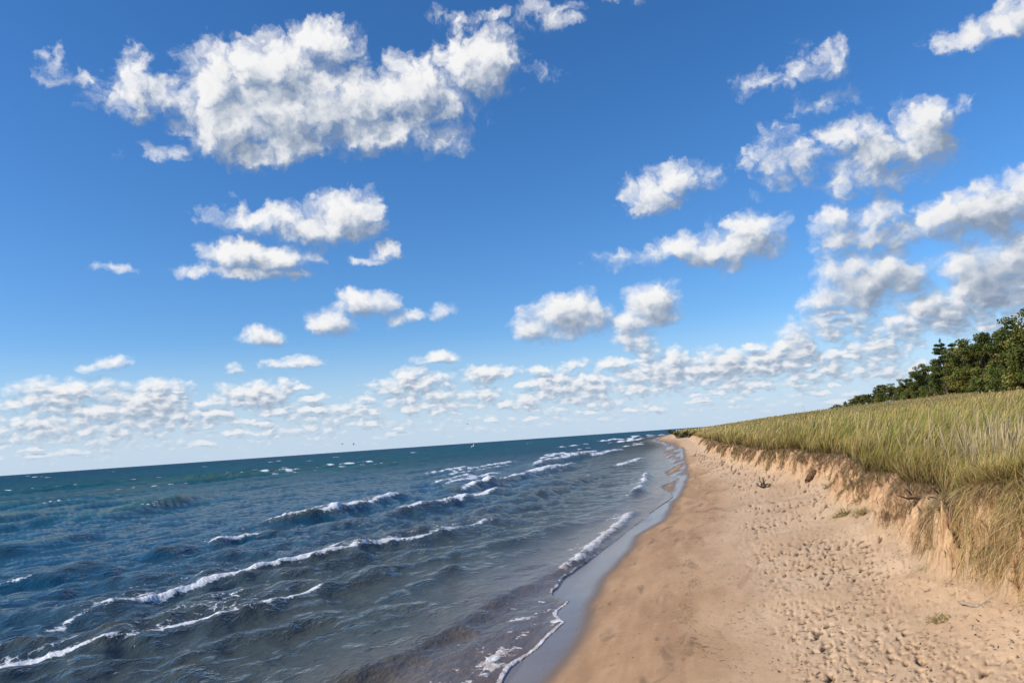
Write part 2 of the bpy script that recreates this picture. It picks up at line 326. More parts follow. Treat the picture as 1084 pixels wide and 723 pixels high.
# ------------------------------------------------------------------ ground material
def mat_sand(dune):
    m, k = new_mat('dune_sand' if dune else 'beach_sand')
    P = k.pos(); wet = k.attr('wet'); dry = k.attr('dry'); foot = k.attr('foot')
    big = k.noise(P, .8, 4, .55); fine = k.noise(P, 90, 3, .7); mid = k.noise(P, 9, 4, .6)
    dryc = k.mix(k.ss(big, .3, .7), (.575, .38, .222), (.67, .472, .292))
    dampc = k.mix(k.ss(k.noise(k.v('MULTIPLY', P, (2.6, .5, 1)), 1.2, 4, .6), .35, .68), (.39, .23, .122), (.52, .325, .18))
    col = k.mix(dry, dampc, dryc)
    col = k.mix(k.ss(fine, .30, .72, .45, 0.), col, k.mix(.5, col, (.12, .075, .045)))
    col = k.mix(k.ss(mid, .55, .8, 0, .35), col, (.62, .46, .32))
    if not dune:
        col = k.mix(k.m('MULTIPLY', k.ss(k.attr('pit'), .15, .7), .85), col, (.14, .088, .052))  # shade inside the dents, painted into the sand colour
        # dark streaks of heavy sand on the damp slope, wrack specks
        st = k.noise(k.v('MULTIPLY', k.v('ADD', P, (0, 0, 0)), (1.0, .28, 1)), 3.2, 3, .6, dist=.6)
        stm = k.m('MULTIPLY', k.ss(st, .56, .70, 0, .60), k.m('SUBTRACT', 1., dry))
        col = k.mix(stm, col, (.15, .10, .06))
        sp = k.m('MULTIPLY', k.ss(k.noise(P, 26, 3, .6), .66, .72), foot)
        col = k.mix(k.m('MULTIPLY', sp, .75), col, (.10, .085, .04))
        wc = k.mix(k.ss(wet, .0, .7), col, (.175, .118, .072))
        col = wc
        k.setin(k.bsdf.inputs['Roughness'], k.ss(wet, .05, 1., .85, .20))
        k.setin(k.bsdf.inputs['Specular IOR Level'], k.ss(wet, .1, 1., .12, .42))
        k.setin(k.bsdf.inputs['Coat Weight'], k.ss(wet, .45, 1., 0., .10)); k.bsdf.inputs['Coat Roughness'].default_value = .14; k.bsdf.inputs['Coat IOR'].default_value = 1.4
        h = k.m('MULTIPLY', k.m('ADD', k.m('MULTIPLY', fine, .25), mid), k.ss(wet, 0, .5, 1, 0.03))
        rip = k.noise(k.v('MULTIPLY', P, (1, .45, 1)), 7, 2, .5)
        h = k.m('ADD', h, k.m('MULTIPLY', rip, k.ss(wet, 0, .5, 0., .10)))
        k.setin(k.bsdf.inputs['Normal'], k.bump(h, .55, k.ss(dry, 0, 1, .005, .030)))
    else:
        face = k.attr('face')
        streak = k.noise(k.v('MULTIPLY', P, (4, 9, 2.2)), 1.6, 6, .65)
        fc = k.mix(k.ss(streak, .38, .62), (.42, .235, .12), (.66, .435, .245))
        fc = k.mix(k.ss(k.noise(k.v('MULTIPLY', P, (1, 1.6, .7)), 13, 6, .75), .53, .68, 0, .65), fc, (.13, .07, .035))
        col = k.mix(face, col, fc)
        k.bsdf.inputs['Roughness'].default_value = .9; k.bsdf.inputs['Specular IOR Level'].default_value = .1
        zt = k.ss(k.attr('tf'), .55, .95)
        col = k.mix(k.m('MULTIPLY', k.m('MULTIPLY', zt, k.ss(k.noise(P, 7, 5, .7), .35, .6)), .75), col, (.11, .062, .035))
        # under the grass: litter and soil
        gr = k.attr('turf')
        lit = k.mix(k.ss(k.noise(P, 3.1, 6, .7), .35, .65), (.17, .17, .05), (.34, .29, .13))
        lit = k.mix(k.ss(k.noise(P, .12, 4, .6), .4, .62, 0., .6), lit, (.24, .20, .09))
        col = k.mix(gr, col, lit)
        h = k.m('ADD', k.m('MULTIPLY', fine, .3), streak)
        k.setin(k.bsdf.inputs['Normal'], k.bump(h, .8, .05))
    k.setin(k.bsdf.inputs['Base Color'], col)
    return m

# ------------------------------------------------------------------ ground grid (fan shaped so that cells grow with distance)
def rows(step_near, ymin=2.0, ymax=3500.):
    ys = list(np.linspace(-30, ymin-.4, 40)); y = ymin
    while y < ymax:
        ys.append(y); y += max(.006, step_near*y*y/(800*1.7))
        if y > 60: y += 0.0
    return np.array(ys)

def fan(ys, us):
    Yg, Ug = np.meshgrid(ys, us, indexing='ij')
    sc = np.maximum(Yg, 2.0)
    return Ug*sc, Yg

def grid_quads(nr, nc):
    i = np.arange(nr*nc).reshape(nr, nc)
    return np.stack([i[:-1, :-1], i[:-1, 1:], i[1:, 1:], i[1:, :-1]], -1).reshape(-1, 4)

def build_ground():
    ys = rows(1.15)
    us = np.concatenate([np.linspace(-1.4, -.55, 30)[:-1], np.linspace(-.55, -.32, 60)[:-1], np.arange(-.32, .80, .00135), np.linspace(.80, 2.6, 120)])
    X, Y = fan(ys, us)
    Z = ground(X.ravel(), Y.ravel()).reshape(X.shape)
    x, y, z = X.ravel(), Y.ravel(), Z.ravel()
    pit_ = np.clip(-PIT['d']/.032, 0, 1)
    q = grid_quads(*X.shape)
    xb = xb_(y); xe = xe_(y); xw = xw_(y)
    s = np.clip((x-xw)/(xb-xw), 0, 1)
    wob = .05*gnoise(y*1.1, x*.6, 101)*near(y, 60)
    wet = 1-sstep(-.10, .12, x-xe+wob) * 1.0
    wet = np.clip(1-sstep(-.42, .26, (x-xe+wob)/np.maximum(.8, .014*y)), 0, 1)
    brk = np.clip(.75 + 1.3*fbm(x*1.1, y*.22, 3, 111), 0, 1); wet = wet*(1 - sstep(16, 26, y)*(1-brk)*.95)
    wet = np.where(x < xw+.02, np.maximum(wet, .8), wet)
    dry = sstep(.36, .66, s + .06*gnoise(x*1.3, y*.5, 21) + .05*fbm(x*2, y*1.4, 3, 22))
    foot = np.exp(-((s-.42-.08*gnoise(y*.2, y*0+.5, 25))/.06)**2) + .25*sstep(.5, .7, s)
    foot = foot*sstep(-.1, .3, gnoise(y*.5, x*.9, 26)+.1)
    cen = q.mean(axis=1) if False else None
    qb = (x-xb)[q].mean(1) + .12          # seam just in front of the bluff foot
    for nm, sel, lab, dune in (('sand_beach', qb <= 0, None, False), ('dune', qb > 0, None, True)):
        qq = q[sel]
        us_, inv = np.unique(qq.ravel(), return_inverse=True)
        qq = inv.reshape(-1, 4)
        X_, Y_ = x[us_], y[us_]
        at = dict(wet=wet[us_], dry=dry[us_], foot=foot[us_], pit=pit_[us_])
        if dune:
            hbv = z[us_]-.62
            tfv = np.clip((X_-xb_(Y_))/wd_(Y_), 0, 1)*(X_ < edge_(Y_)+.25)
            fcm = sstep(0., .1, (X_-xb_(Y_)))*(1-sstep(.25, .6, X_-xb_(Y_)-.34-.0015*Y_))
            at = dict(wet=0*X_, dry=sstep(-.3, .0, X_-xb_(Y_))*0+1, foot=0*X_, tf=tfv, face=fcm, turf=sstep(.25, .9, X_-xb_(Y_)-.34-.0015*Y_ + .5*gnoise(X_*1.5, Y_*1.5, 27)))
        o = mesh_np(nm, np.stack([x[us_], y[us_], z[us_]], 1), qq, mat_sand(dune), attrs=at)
        put(o, kind='structure')
    # far ground sheet under everything
    m, k = new_mat('lake_bed'); k.setin(k.bsdf.inputs['Base Color'], (.14, .12, .08, 1)); 
    S = 40000
    o = mesh_np('lake_bed', [(-S, -S, -3.5), (S, -S, -3.5), (S, S, -3.5), (-S, S, -3.5)], [(0, 1, 2, 3)], m); put(o, kind='structure')
build_ground()

# ------------------------------------------------------------------ water
# each crest: list of (x, y) along it, height, width behind, foam strength, foam trail, y fade at both ends
CRESTS = [
 ([(-8.3,6.2),(-8.12,6.84),(-7.81,7.25),(-7.48,7.69),(-7.04,8.08),(-6.7,9.03),(-6.18,9.74),(-6.03,11.08),(-5.5,12.6),(-5.0,14.2)], .07, .7, 1.35, 1.3, (5.7,11.6)),
 ([(-9.3,7.4),(-9.12,8.18),(-8.76,9.0),(-8.88,10.19),(-8.42,11.36),(-7.91,13.48),(-7.28,14.6),(-7.1,15.6),(-6.2,17.34),(-5.59,20.26),(-5.2,22)], .11, .8, 1.3, 1.5, (7.6,21)),
 ([(-13.6,11),(-13.24,12.25),(-12.73,13.07),(-13.2,14.67),(-12.47,16.14),(-11.91,17.78),(-11.02,18.82),(-10.0,19.8),(-9.2,22)], .20, 1.1, 0., .6, (12,26)),
 ([(-12.1,16.9),(-11.91,17.78),(-11.4,18.5)], .08, .7, 1.7, .6, (17.0,18.5)),
 ([(-13.4,11.2),(-13.24,12.25),(-12.73,13.07)], .08, .7, .9, .6, (11.0,12.9)),
 ([(-13.6,20),(-13.1,22.03),(-12.3,23.53),(-12.33,26.42),(-12.72,30.53),(-12.8,34)], .30, 1.2, 1.5, 1.5, (21.3,31.5)),
 ([(-9.6,21),(-9.21,23.22),(-8.7,26.24),(-8.31,30.37),(-8.1,34)], .22, 1.0, 1.45, 1.4, (22.2,32)),
 ([(-10.2,29),(-10.0,31.93),(-10.09,36.98),(-9.64,41.36),(-9.4,45)], .28, 1.1, 1.45, 1.7, (31,43)),
 ([(-10.4,52),(-11.94,56),(-12.77,66.01),(-12.07,77.9),(-10.05,88)], .38, 1.4, 1.3, 1.8, (54,86)),
 ([(-61,74),(-60.37,79.92),(-56.09,85.0),(-52.71,94.08),(-50,100)], .30, 2.0, 2.2, 1.8, (78,96)),
 ([(-60,108),(-58.78,114.02),(-57.27,129.33),(-42,140)], .30, 2.2, 2.3, 2., (112,135)),
 ([(-24.3,25),(-25.1,27.72),(-26.46,32.87),(-30.3,43.8)], .34, 1.7, 0., .8, (22,46)),
 ([(-26.2,31.6),(-26.46,32.87),(-26.8,34.2)], .08, .8, 1.0, .6, (31.8,33.8)),
 ([(-31,22),(-31.5,27),(-33,34)], .28, 1.8, .0, .8, (20,36)),
 ([(-19.5,14),(-19,18),(-19.3,22)], .24, 1.5, .0, .8, (12,24)),
 ([(-40,38),(-41.,42),(-42,47)], .3, 1.8, .9, .9, (40.5,44.5)),
 ([(-3.7,5),(-3.29,7.33),(-3.08,8.74),(-2.92,10.29),(-2.55,12.26)], .06, .42, .0, .5, (4.5,12.5)),
 ([(-2.75,11.2),(-2.40,12.4),(-2.25,13.8),(-2.1,16.1),(-1.9,19.7),(-1.75,23)], .07, .34, 1.5, .5, (11.8,21.5)),
 ([(-6.0,11.5),(-5.26,13.57),(-4.61,15.07),(-3.69,17.3),(-3.2,20.5)], .06, .6, .0, .5, (11,22)),
 ([(-5.4,8),(-4.9,10),(-4.3,13),(-3.9,15)], .05, .5, .0, .5, (7,16)),
 ([(-2.6,24),(-2.2,29),(-2.4,35),(-2.8,42)], .14, .5, 1.0, .5, (25,41)),
 ([(-6.2,24),(-5.6,32),(-5.0,44)], .14, .8, .35, .8, (24,46)),
]
def add_random_crests():
    r = random.Random(5)
    for i in range(34):
        y = 42*math.exp(r.random()*2.2); x = -r.uniform(4.5, 22) - (y > 160)*8
        L = r.uniform(.06, .16)*y
        CRESTS.append(([(x-L*.08, y-L), (x, y), (x+L*.06, y+L)], r.uniform(.12, .24), 1.4, r.uniform(1.1, 1.7), 1.8, (y-L*.9, y+L*.9)))
    for i in range(15):
        y = 60*math.exp(r.random()*2.5); x = -y*r.uniform(.2, 1.15); 
        if x > -30: x -= 25
        L = r.uniform(.10, .26)*y + 1.
        CRESTS.append(([(x-L*.3, y-L), (x, y), (x+L*.2, y+L)], r.uniform(.08, .2), 2.2+y*.01, r.uniform(.75, 1.2), 1.2+y*.01, (y-L*.9, y+L*.9)))
add_random_crests()

def build_water():
    ys = []; p = 640.
    while p > .12: ys.append(EYE*800/p); p -= (.75 if p > 3 else .25)
    ys = np.array([-25, -18, -12, -8, -5, -3, -1.5, 0, 1, 1.8, 2.3] + ys + [20000., 30000.])
    us = np.concatenate([np.linspace(-3.2, -1.32, 90)[:-1], np.arange(-1.32, .12, .00125), np.linspace(.12, .9, 60)[1:]])
    X, Y = fan(ys, us); x, y = X.ravel(), Y.ravel()
    dist = np.hypot(x, y); cell = np.maximum(dist*.00125, np.abs(dist)**2/(800*EYE)*.75)
    cellx = dist*.0013
    xw = xw_(y); t = xw - x
    depth = sstep(-.1, 7, t)
    far = sstep(5, 60, t)
    # wind sea: sum of many sines, faded where the mesh cannot carry them
    h = np.zeros_like(x); r = np.random.default_rng(3)
    wx = x + .8*gnoise(x*.15, y*.15, 201); wy = y + .8*gnoise(x*.15, y*.15, 202)
    for lam, n, amp in ((9., 5, .028), (5., 6, .026), (2.8, 8, .022), (1.5, 10, .0145), (.85, 12, .0090), (.5, 12, .0050), (.3, 10, .0026)):
        for i in range(n):
            L = lam*r.uniform(.75, 1.35); th = r.normal(-.15, .55 if lam < 4 else .28); ph = r.uniform(0, 6.28)
            kx, ky = math.cos(th)*2*np.pi/L, math.sin(th)*2*np.pi/L
            eff = np.maximum(cellx*abs(math.cos(th)) , cell*abs(math.sin(th)))
            fade = 1-sstep(.22, .45, eff/L)
            a = amp*fade*(1 if lam < 3 else far)
            s_ = np.sin(kx*wx+ky*wy+ph)
            h += a*(s_ + .35*s_*s_)
    gust = .75 + .7*gnoise(x*.08, y*.05, 210)
    shelter = .16 + .84*sstep(.2, 6, t)
    h *= gust*shelter*sstep(0, .9, t)
    # long swell far out
    sw = np.zeros_like(x)
    for L, th, a, sd_ in ((11, -.10, .12, 1.), (14, .12, .12, 2.), (8, -.25, .08, 3.)):
        ph = 2.5*gnoise(x*.03, y*.02, 220+int(L))
        s_ = np.sin((math.cos(th)*x + math.sin(th)*y)*2*np.pi/L + sd_ + ph)
        sw += a*(np.exp(1.4*(s_-1))*2-.7)*(1-sstep(.22, .45, cell*.3/L + cellx/L))
    h += sw*sstep(12, 40, t)*(.5+1.1*np.clip(gnoise(x*.04, y*.03, 230)+.4, 0, 1.5))
    foam = np.zeros_like(x)
    for ci, (pts, H, wb, fs, trail, (ya, yb)) in enumerate(CRESTS):
        a = np.array(pts); y0, y1 = a[0, 1], a[-1, 1]
        m = (y > y0-2) & (y < y1+2)
        xx, yy = x[m], y[m]
        xc = np.interp(yy, a[:, 1], a[:, 0]) + (.28*gnoise(yy*.55, yy*0+.5, 300+ci)+.10*gnoise(yy*1.9, yy*0+.5, 340+ci))*min(1, wb)
        Ls = (y1-y0)
        env = sstep(y0, y0+.25*Ls, yy)*(1-sstep(y1-.25*Ls, y1, yy))
        d = xx-xc
        prof = np.where(d < 0, np.exp(-(d/wb)**2), np.exp(-(d/(wb*.42))**2))
        dip = -.28*np.exp(-((d-wb*1.0)/(wb*.6))**2)
        h[m] += H*env*(prof+dip)*(.85+.5*gnoise(yy*.5, xx*.2, 380+ci))
        if fs > 0:
            fy = (yb-ya)
            fe = sstep(ya-.05*fy, ya+.18*fy, yy)*(1-sstep(yb-.18*fy, yb+.05*fy, yy))*(1.0+.40*gnoise(yy*.9/max(1, fy/14), yy*0+.5, 420+ci))
            fw = max(.09, wb*.13) + np.where(yy > 45, .0032*(yy-45), 0) + .0012*yy
            f = fs*fe*(np.exp(-((d-.25*fw)/fw)**2) + .66*np.where(d < 0, np.exp(d/(trail*1.3)), 0)*(.45+1.0*np.clip(fbm(xx*1.6, yy*.9, 3, 460+ci)+.2, 0, 1)))
            f = f*(.80 + .75*fbm(xx*2.3/max(1, y1/25), yy*1.5/max(1, y1/18), 3, 540+ci)); foam[m] = np.maximum(foam[m], f)
            core = fe*np.exp(-((d-.2*fw)/fw)**2)
            h[m] += min(.045, H*.28)*core*(.5+1.3*np.abs(fbm(xx*5, yy*5, 3, 500+ci)))*min(1, fs)
    # swash sheet along the edge
    zb = ground(x, y, False)
    edge = np.exp(-((t-.02)/(.028+.0012*np.maximum(y, 0)))**2)
    lace = np.clip(fbm(x*3.4, y*2.2, 4, 600)+.16, 0, 1)*np.exp(-np.maximum(t, 0)/.75)*(t > 0)*(y < 60)
    lace *= (1-sstep(9.2, 11.5, y))*1.15 + .35
    foam = np.maximum(foam, edge*(1.5*(1-sstep(9.6, 10.6, y)) + .55 + .5*gnoise(y*.7, y*0+.5, 610)*1.5))
    foam = np.maximum(foam, lace*1.5)
    foam = foam*sstep(-.06, .0, t)
    surf = np.where(t > 0, np.maximum(zb, 0)*np.exp(-np.maximum(t, 0)/1.5) + .004 + .014*(1-np.exp(-t/.06)) + h, -.03 + .6*t)
    surf = np.where(t < -3, -2., surf)
    o = mesh_np('lake_water', np.stack([x, y, surf], 1), grid_quads(*X.shape), mat_water(),
                attrs=dict(foam=foam, shore=t, lift=h, dist=dist))
    put(o, kind='structure')

def mat_water():
    m, k = new_mat('lake_water'); P = k.pos()
    foam = k.attr('foam'); sh = k.attr('shore'); lift = k.attr('lift'); dist = k.attr('dist')
    # body colour: silty brown near the beach, green over the bar, deep teal outside
    c = k.mix(k.ss(sh, .2, 2.4), (.155, .108, .070), (.058, .070, .062))
    c = k.mix(k.ss(sh, 2.5, 11), c, (.013, .072, .122))
    c = k.mix(k.ss(sh, 10, 45), c, (.007, .086, .124))
    c = k.mix(k.ss(sh, 60, 400), c, (.005, .066, .112))
    patch = k.noise(k.v('MULTIPLY', P, (.1, .03, .1)), 1., 4, .6)
    c = k.mix(k.m('MULTIPLY', k.ss(patch, .45, .65, 0, .5), k.ss(sh, 15, 60)), c, (.010, .052, .095))
    # light comes through lifted crests
    up_ = k.m('MULTIPLY', k.m('MULTIPLY', k.ss(lift, .08, .4), k.ss(sh, .5, 4, .25, 1.)), k.ss(sh, 40, 90, 1., .2))
    c = k.mix(k.m('MULTIPLY', up_, .7), c, k.mix(k.ss(sh, 6, 24), (.11, .085, .035), (.045, .115, .055)))
    b = k.bsdf
    n1 = k.noise(k.v('MULTIPLY', P, (1.25, .8, 1)), 3.2, 5, .62); n2 = k.noise(k.v('MULTIPLY', P, (1.3, .6, 1)), 11, 3, .6); n3 = k.noise(k.v('MULTIPLY', P, (1., .6, 1)), .55, 5, .6)
    fd = k.ss(dist, 8, 60, 1., .35)
    hh = k.m('ADD', k.m('MULTIPLY', n1, .125), k.m('MULTIPLY', n2, k.m('MULTIPLY', fd, .026)))
    hh = k.m('ADD', hh, k.m('MULTIPLY', n3, k.ss(dist, 15, 120, 0., 1.8)))
    calm = k.ss(sh, .1, 3.5, .10, 1.)
    nrm = k.bump(hh, calm, 1.0)
    body = k.node('ShaderNodeBsdfDiffuse'); k.setin(body.inputs['Color'], c); k.setin(body.inputs['Normal'], k.bump(hh, .5, 1.0))
    gl = k.node('ShaderNodeBsdfGlossy'); k.setin(gl.inputs['Roughness'], k.ss(dist, 10, 300, .05, .20)); k.setin(gl.inputs['Normal'], nrm)
    fr = k.node('ShaderNodeFresnel'); fr.inputs['IOR'].default_value = 1.33; k.setin(fr.inputs['Normal'], nrm)
    fac = k.m('MULTIPLY', fr.outputs[0], k.ss(dist, 6, 140, .86, .30))
    wm = k.node('ShaderNodeMixShader'); k.link(fac, wm.inputs[0]); k.link(body.outputs[0], wm.inputs[1]); k.link(gl.outputs[0], wm.inputs[2])
    k.n.remove(b); b = wm
    # foam
    fn = k.noise(k.v('MULTIPLY', P, (1, .75, 1)), 7, 6, .68); fv = k.node('ShaderNodeTexVoronoi', feature='DISTANCE_TO_EDGE'); k.setin(fv.inputs['Vector'], k.v('MULTIPLY_ADD', k.noise(P, 4, 3, .6, out=1), (.25, .25, 0), P)); fv.inputs['Scale'].default_value = 8
    lace = k.ss(fv.outputs['Distance'], 0., .12, .20, -.08, 'LINEAR')
    fm = k.m('ADD', k.m('ADD', foam, k.m('MULTIPLY', k.m('SUBTRACT', fn, .5), 2.3)), lace)
    fm = k.ss(fm, .58, .92)
    fm = k.m('MULTIPLY', fm, k.ss(foam, .08, .25))
    fb = k.node('ShaderNodeBsdfPrincipled'); fb.inputs['Roughness'].default_value = .7
    k.setin(fb.inputs['Base Color'], k.mix(k.ss(sh, .2, 1.2), k.mix(k.ss(k.noise(P, 5, 2, .5), .40, .56), (.66, .55, .45), (.82, .81, .79)), (.84, .86, .87)))
    k.setin(fb.inputs['Normal'], k.bump(fn, .9, .12))
    mx = k.node('ShaderNodeMixShader'); k.link(fm, mx.inputs[0]); k.link(b.outputs[0], mx.inputs[1]); k.link(fb.outputs[0], mx.inputs[2]); k.link(mx.outputs[0], k.out.inputs['Surface'])
    return m
build_water()

# ------------------------------------------------------------------ grass blades
def mat_blade():
    m, k = new_mat('grass_blade'); c = k.attr('tint', 'Color')
    b = k.bsdf; k.setin(b.inputs['Base Color'], c); b.inputs['Roughness'].default_value = .55; b.inputs['Specular IOR Level'].default_value = .25
    tr = k.node('ShaderNodeBsdfTranslucent'); k.setin(tr.inputs['Color'], k.mix(.4, c, (.30, .32, .08), 'MULTIPLY') if False else c)
    mx = k.node('ShaderNodeMixShader'); mx.inputs[0].default_value = .30
    k.link(b.outputs[0], mx.inputs[1]); k.link(tr.outputs[0], mx.inputs[2]); k.link(mx.outputs[0], k.out.inputs['Surface'])
    return m
BLADE = mat_blade()

def blades(name, root, D, h, w, droop, cb, ct, head=None, mat=None, seg=3):
    """root (n,3), D unit direction (n,3), h length, w width, droop 0..1, colours at base and tip"""
    n = len(root); t = np.linspace(0, 1, seg+1)[None, :, None]
    g = np.array([0, 0, -1.])[None, None, :]
    p = root[:, None, :] + D[:, None, :]*(h[:, None, None]*t) + g*(droop*h)[:, None, None]*t*t + np.array([1., 0, 0])*((droop*h*.35)[:, None, None]*t*t)
    a = rng.uniform(0, 2*np.pi, n)
    s = np.stack([np.cos(a), np.sin(a), np.zeros(n)], 1)
    wt = (1-t[0, :, 0]**1.6*.85) if head is None else np.interp(t[0, :, 0], [0, .62, .7, .85, 1], [.5, .4, head, head, .3])
    off = s[:, None, :]*(w[:, None, None]*wt[None, :, None]*.5)
    v = np.stack([p-off, p+off], 2).reshape(n*(seg+1)*2, 3)
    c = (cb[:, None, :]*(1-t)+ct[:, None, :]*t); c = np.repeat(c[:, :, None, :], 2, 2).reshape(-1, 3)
    base = (np.arange(n)*(seg+1)*2)[:, None]; k = np.arange(seg)[None, :]*2
    q = np.stack([base+k, base+k+1, base+k+3, base+k+2], -1).reshape(-1, 4)
    return mesh_np(name, v, q, mat or BLADE, smooth=False, cols=c)

def unit(v): return v/np.linalg.norm(v, axis=1, keepdims=True)

GREENS = np.array([(.15, .185, .026), (.23, .255, .034), (.31, .30, .045), (.38, .33, .06), (.25, .27, .11)])
DEADS = np.array([(.62, .44, .22), (.50, .32, .15), (.70, .54, .31), (.34, .21, .10)])
STRAWS = np.array([(.58, .41, .15), (.68, .52, .24), (.46, .30, .11), (.50, .40, .12)])

def field_grass():
    n = 270000
    r = rng.random(n)
    y = 4.6*np.exp(4.35*r**1.45)
    e = edge_(y); u0 = (e-.06)/y; u1 = np.minimum(.56, 70/y)
    v = rng.random(n); 
    x = y*(u0 + (u1-u0)*v**1.15)
    edge_sel = rng.random(n) < .16
    x = np.where(edge_sel, e + rng.gamma(1.6, .10, n)-.05, x)
    keep = (gnoise(x*2.1, y*2.1, 700) > -.26) | edge_sel
    keep &= (y < 60) | (rng.random(n) < .85)
    x, y = x[keep], y[keep]; n = len(x); e = edge_(y)
    z = ground(x, y, False)-.02
    dist = np.hypot(x, y); d = x-e
    tuft = gnoise(x*.9, y*.9, 701)
    h = rng.uniform(.36, .84, n)*(.96+.42*sstep(8, 22, y)*(1-sstep(1.5, 7, x-e)))*(1+.8*tuft)*(.72+.28*sstep(0, .6, d))
    h *= np.where(y > 60, .6, 1)*(1-.25*sstep(12, 50, x))*(1-.35*sstep(30, 90, y)*0)
    h = np.where(x > 34, h*.75, h)
    w = np.maximum(rng.uniform(.005, .010, n), dist*.00085*rng.uniform(.7, 1.2, n))
    wind = np.stack([.34 + .22*gnoise(x*.4, y*.3, 703), -.12+.3*gnoise(x*.5, y*.4, 704), np.ones(n)], 1)
    lean = rng.normal(0, .24, (n, 3)); lean[:, 2] = 0
    out = np.exp(-np.maximum(d, 0)/.16)[:, None]*np.array([-1., -.3, -.35])*rng.uniform(0, .75, (n, 1))*(np.clip(.35+1.6*gnoise(y*1.1, y*0+.5, 708), 0, 1))[:, None]
    D = unit(wind+lean+out)
    dr = rng.uniform(.10, .42, n) + .12*np.exp(-np.maximum(d, 0)/.2)
    g = GREENS[rng.integers(0, 5, n)]; s_ = STRAWS[rng.integers(0, 4, n)]
    big = gnoise(x*.14, y*.10, 705) + .5*gnoise(x*.6, y*.5, 706)
    ps = np.clip(.50 + .5*big + .35*sstep(25, 80, dist) , .10, .92)
    st = rng.random(n) < ps
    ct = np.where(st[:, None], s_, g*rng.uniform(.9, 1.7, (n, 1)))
    cb = np.where(st[:, None], s_*.42, g*.38)  # base tone, darkened further to paint in shade between the blades
    dead = rng.random(n) < .45*np.exp(-np.maximum(d, 0)/.25)
    cb = np.where(dead[:, None], np.array([.12, .075, .04]), cb); ct = np.where(dead[:, None], s_*.9, ct)
    ct = ct*(.72+.75*gnoise(x*1.6, y*1.4, 707)+.28)[:, None]
    fm = (sstep(8, 26, x)*(.45+.6*gnoise(x*.09, y*.05, 709)))[:, None].clip(0, .8); ct = ct*(1-fm)+np.array([.27, .21, .09])*fm*rng.uniform(.6, 1.3, (n, 1))
    ct = np.clip(ct, .02, .8)
    tip = (rng.random(n) < .35)[:, None]*np.array([.10, .06, .01]); ct = ct+tip
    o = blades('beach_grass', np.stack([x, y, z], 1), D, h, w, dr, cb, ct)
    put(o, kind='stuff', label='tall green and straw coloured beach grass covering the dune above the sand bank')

    # pale seed heads standing above the blades
    n = 4200
    y = 5*np.exp(3.7*rng.random(n)**1.1); e = edge_(y); x = y*((e+.15)/y + (.54-(e+.15)/y)*rng.random(n)**1.3)
    keep = gnoise(x*.5, y*.4, 710) > -.12; x, y = x[keep], y[keep]; n = len(x)
    z = ground(x, y, False); dist = np.hypot(x, y)
    D = unit(np.stack([.16+.16*rng.normal(0, 1, n), .14*rng.normal(0, 1, n), np.ones(n)], 1))
    w = np.maximum(.006, dist*.00062); h = rng.uniform(.62, .95, n)*(.72+.40*sstep(8, 22, y)*(1-sstep(1.5, 7, x-edge_(y))))
    c = np.array([.58, .44, .21])*rng.uniform(.7, 1.15, (n, 1))
    o = blades('seed_stalks', np.stack([x, y, z], 1), D, h, w, rng.uniform(.02, .16, n), c*.6, c, head=1.5, seg=5)
    put(o, kind='stuff', label='pale tan seed stalks rising above the green beach grass')

    n = 420
    y = rng.uniform(5.2, 11, n); x = edge_(y) + rng.gamma(1.6, .35, n); z = ground(x, y, False)
    D = unit(np.stack([.12+.2*rng.normal(0, 1, n), .2*rng.normal(0, 1, n), np.ones(n)], 1)); c = np.array([.55, .43, .24])*rng.uniform(.7, 1.1, (n, 1))
    o = blades('seed_stalks', np.stack([x, y, z], 1), D, rng.uniform(.55, .95, n), rng.uniform(.007, .011, n), rng.uniform(.02, .22, n), c*.6, c, head=1.6, seg=5)
    put(o, kind='stuff', label='tallest pale stalks with bristly heads at the near right corner of the dune')
    # roots and dead blades hanging over the eroded face
    n = 170000
    y = 5.0*np.exp(2.6*rng.random(n)**1.25); e = edge_(y); wd = wd_(y); xb = xb_(y)
    tt = rng.beta(1.5, 1.0, n); x = xb + wd*tt
    keep = (gnoise(y*1.5, y*0+.5, 720) + .5*gnoise(y*4.3, tt*2, 721)+.42 > .15*(1-tt)*4) ; x, y, tt = x[keep], y[keep], tt[keep]; n = len(x)
    z = ground(x, y, True)+.01; dist = np.hypot(x, y)
    D = unit(np.stack([-.38+.3*rng.normal(0, 1, n), -.1+.6*rng.normal(0, 1, n), -.6+.5*rng.normal(0, 1, n)], 1))
    s_ = DEADS[rng.integers(0, 4, n)]*rng.uniform(.5, 1.25, (n, 1))*(1-.30*sstep(.8, 1, tt))[:, None]; rootc = np.array([.26, .16, .085])
    k = rng.random(n) < .35; c1 = np.where(k[:, None], rootc, s_)
    gr = (rng.random(n) < -.05+.16*(gnoise(y*.9, y*0+.5, 722) > .1)); c1 = np.where(gr[:, None], GREENS[rng.integers(0, 5, n)]*1.2, c1)
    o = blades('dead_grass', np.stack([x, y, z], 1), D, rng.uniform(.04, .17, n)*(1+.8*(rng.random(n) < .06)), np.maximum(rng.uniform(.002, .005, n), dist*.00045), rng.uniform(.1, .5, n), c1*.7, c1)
    put(o, kind='stuff', label='dry roots and dead blades hanging down the eroded sand bank')
    # thick mat of straw over the bank nearest the viewer
    n = 26000
    y = rng.uniform(4.8, 8.6, n); wd = wd_(y); xb = xb_(y); tt = rng.random(n)**.8; x = xb + wd*tt
    keep = rng.random(n) < sstep(8.6, 6.6, y)*(.35+.9*tt) if False else (rng.random(n) < (1-sstep(6.6, 8.6, y))*(.3+.9*tt)*np.clip(.55+2.2*gnoise(y*1.9, x*1.5, 741), 0, 1)); x, y = x[keep], y[keep]; n = len(x)
    z = ground(x, y, True)+.02
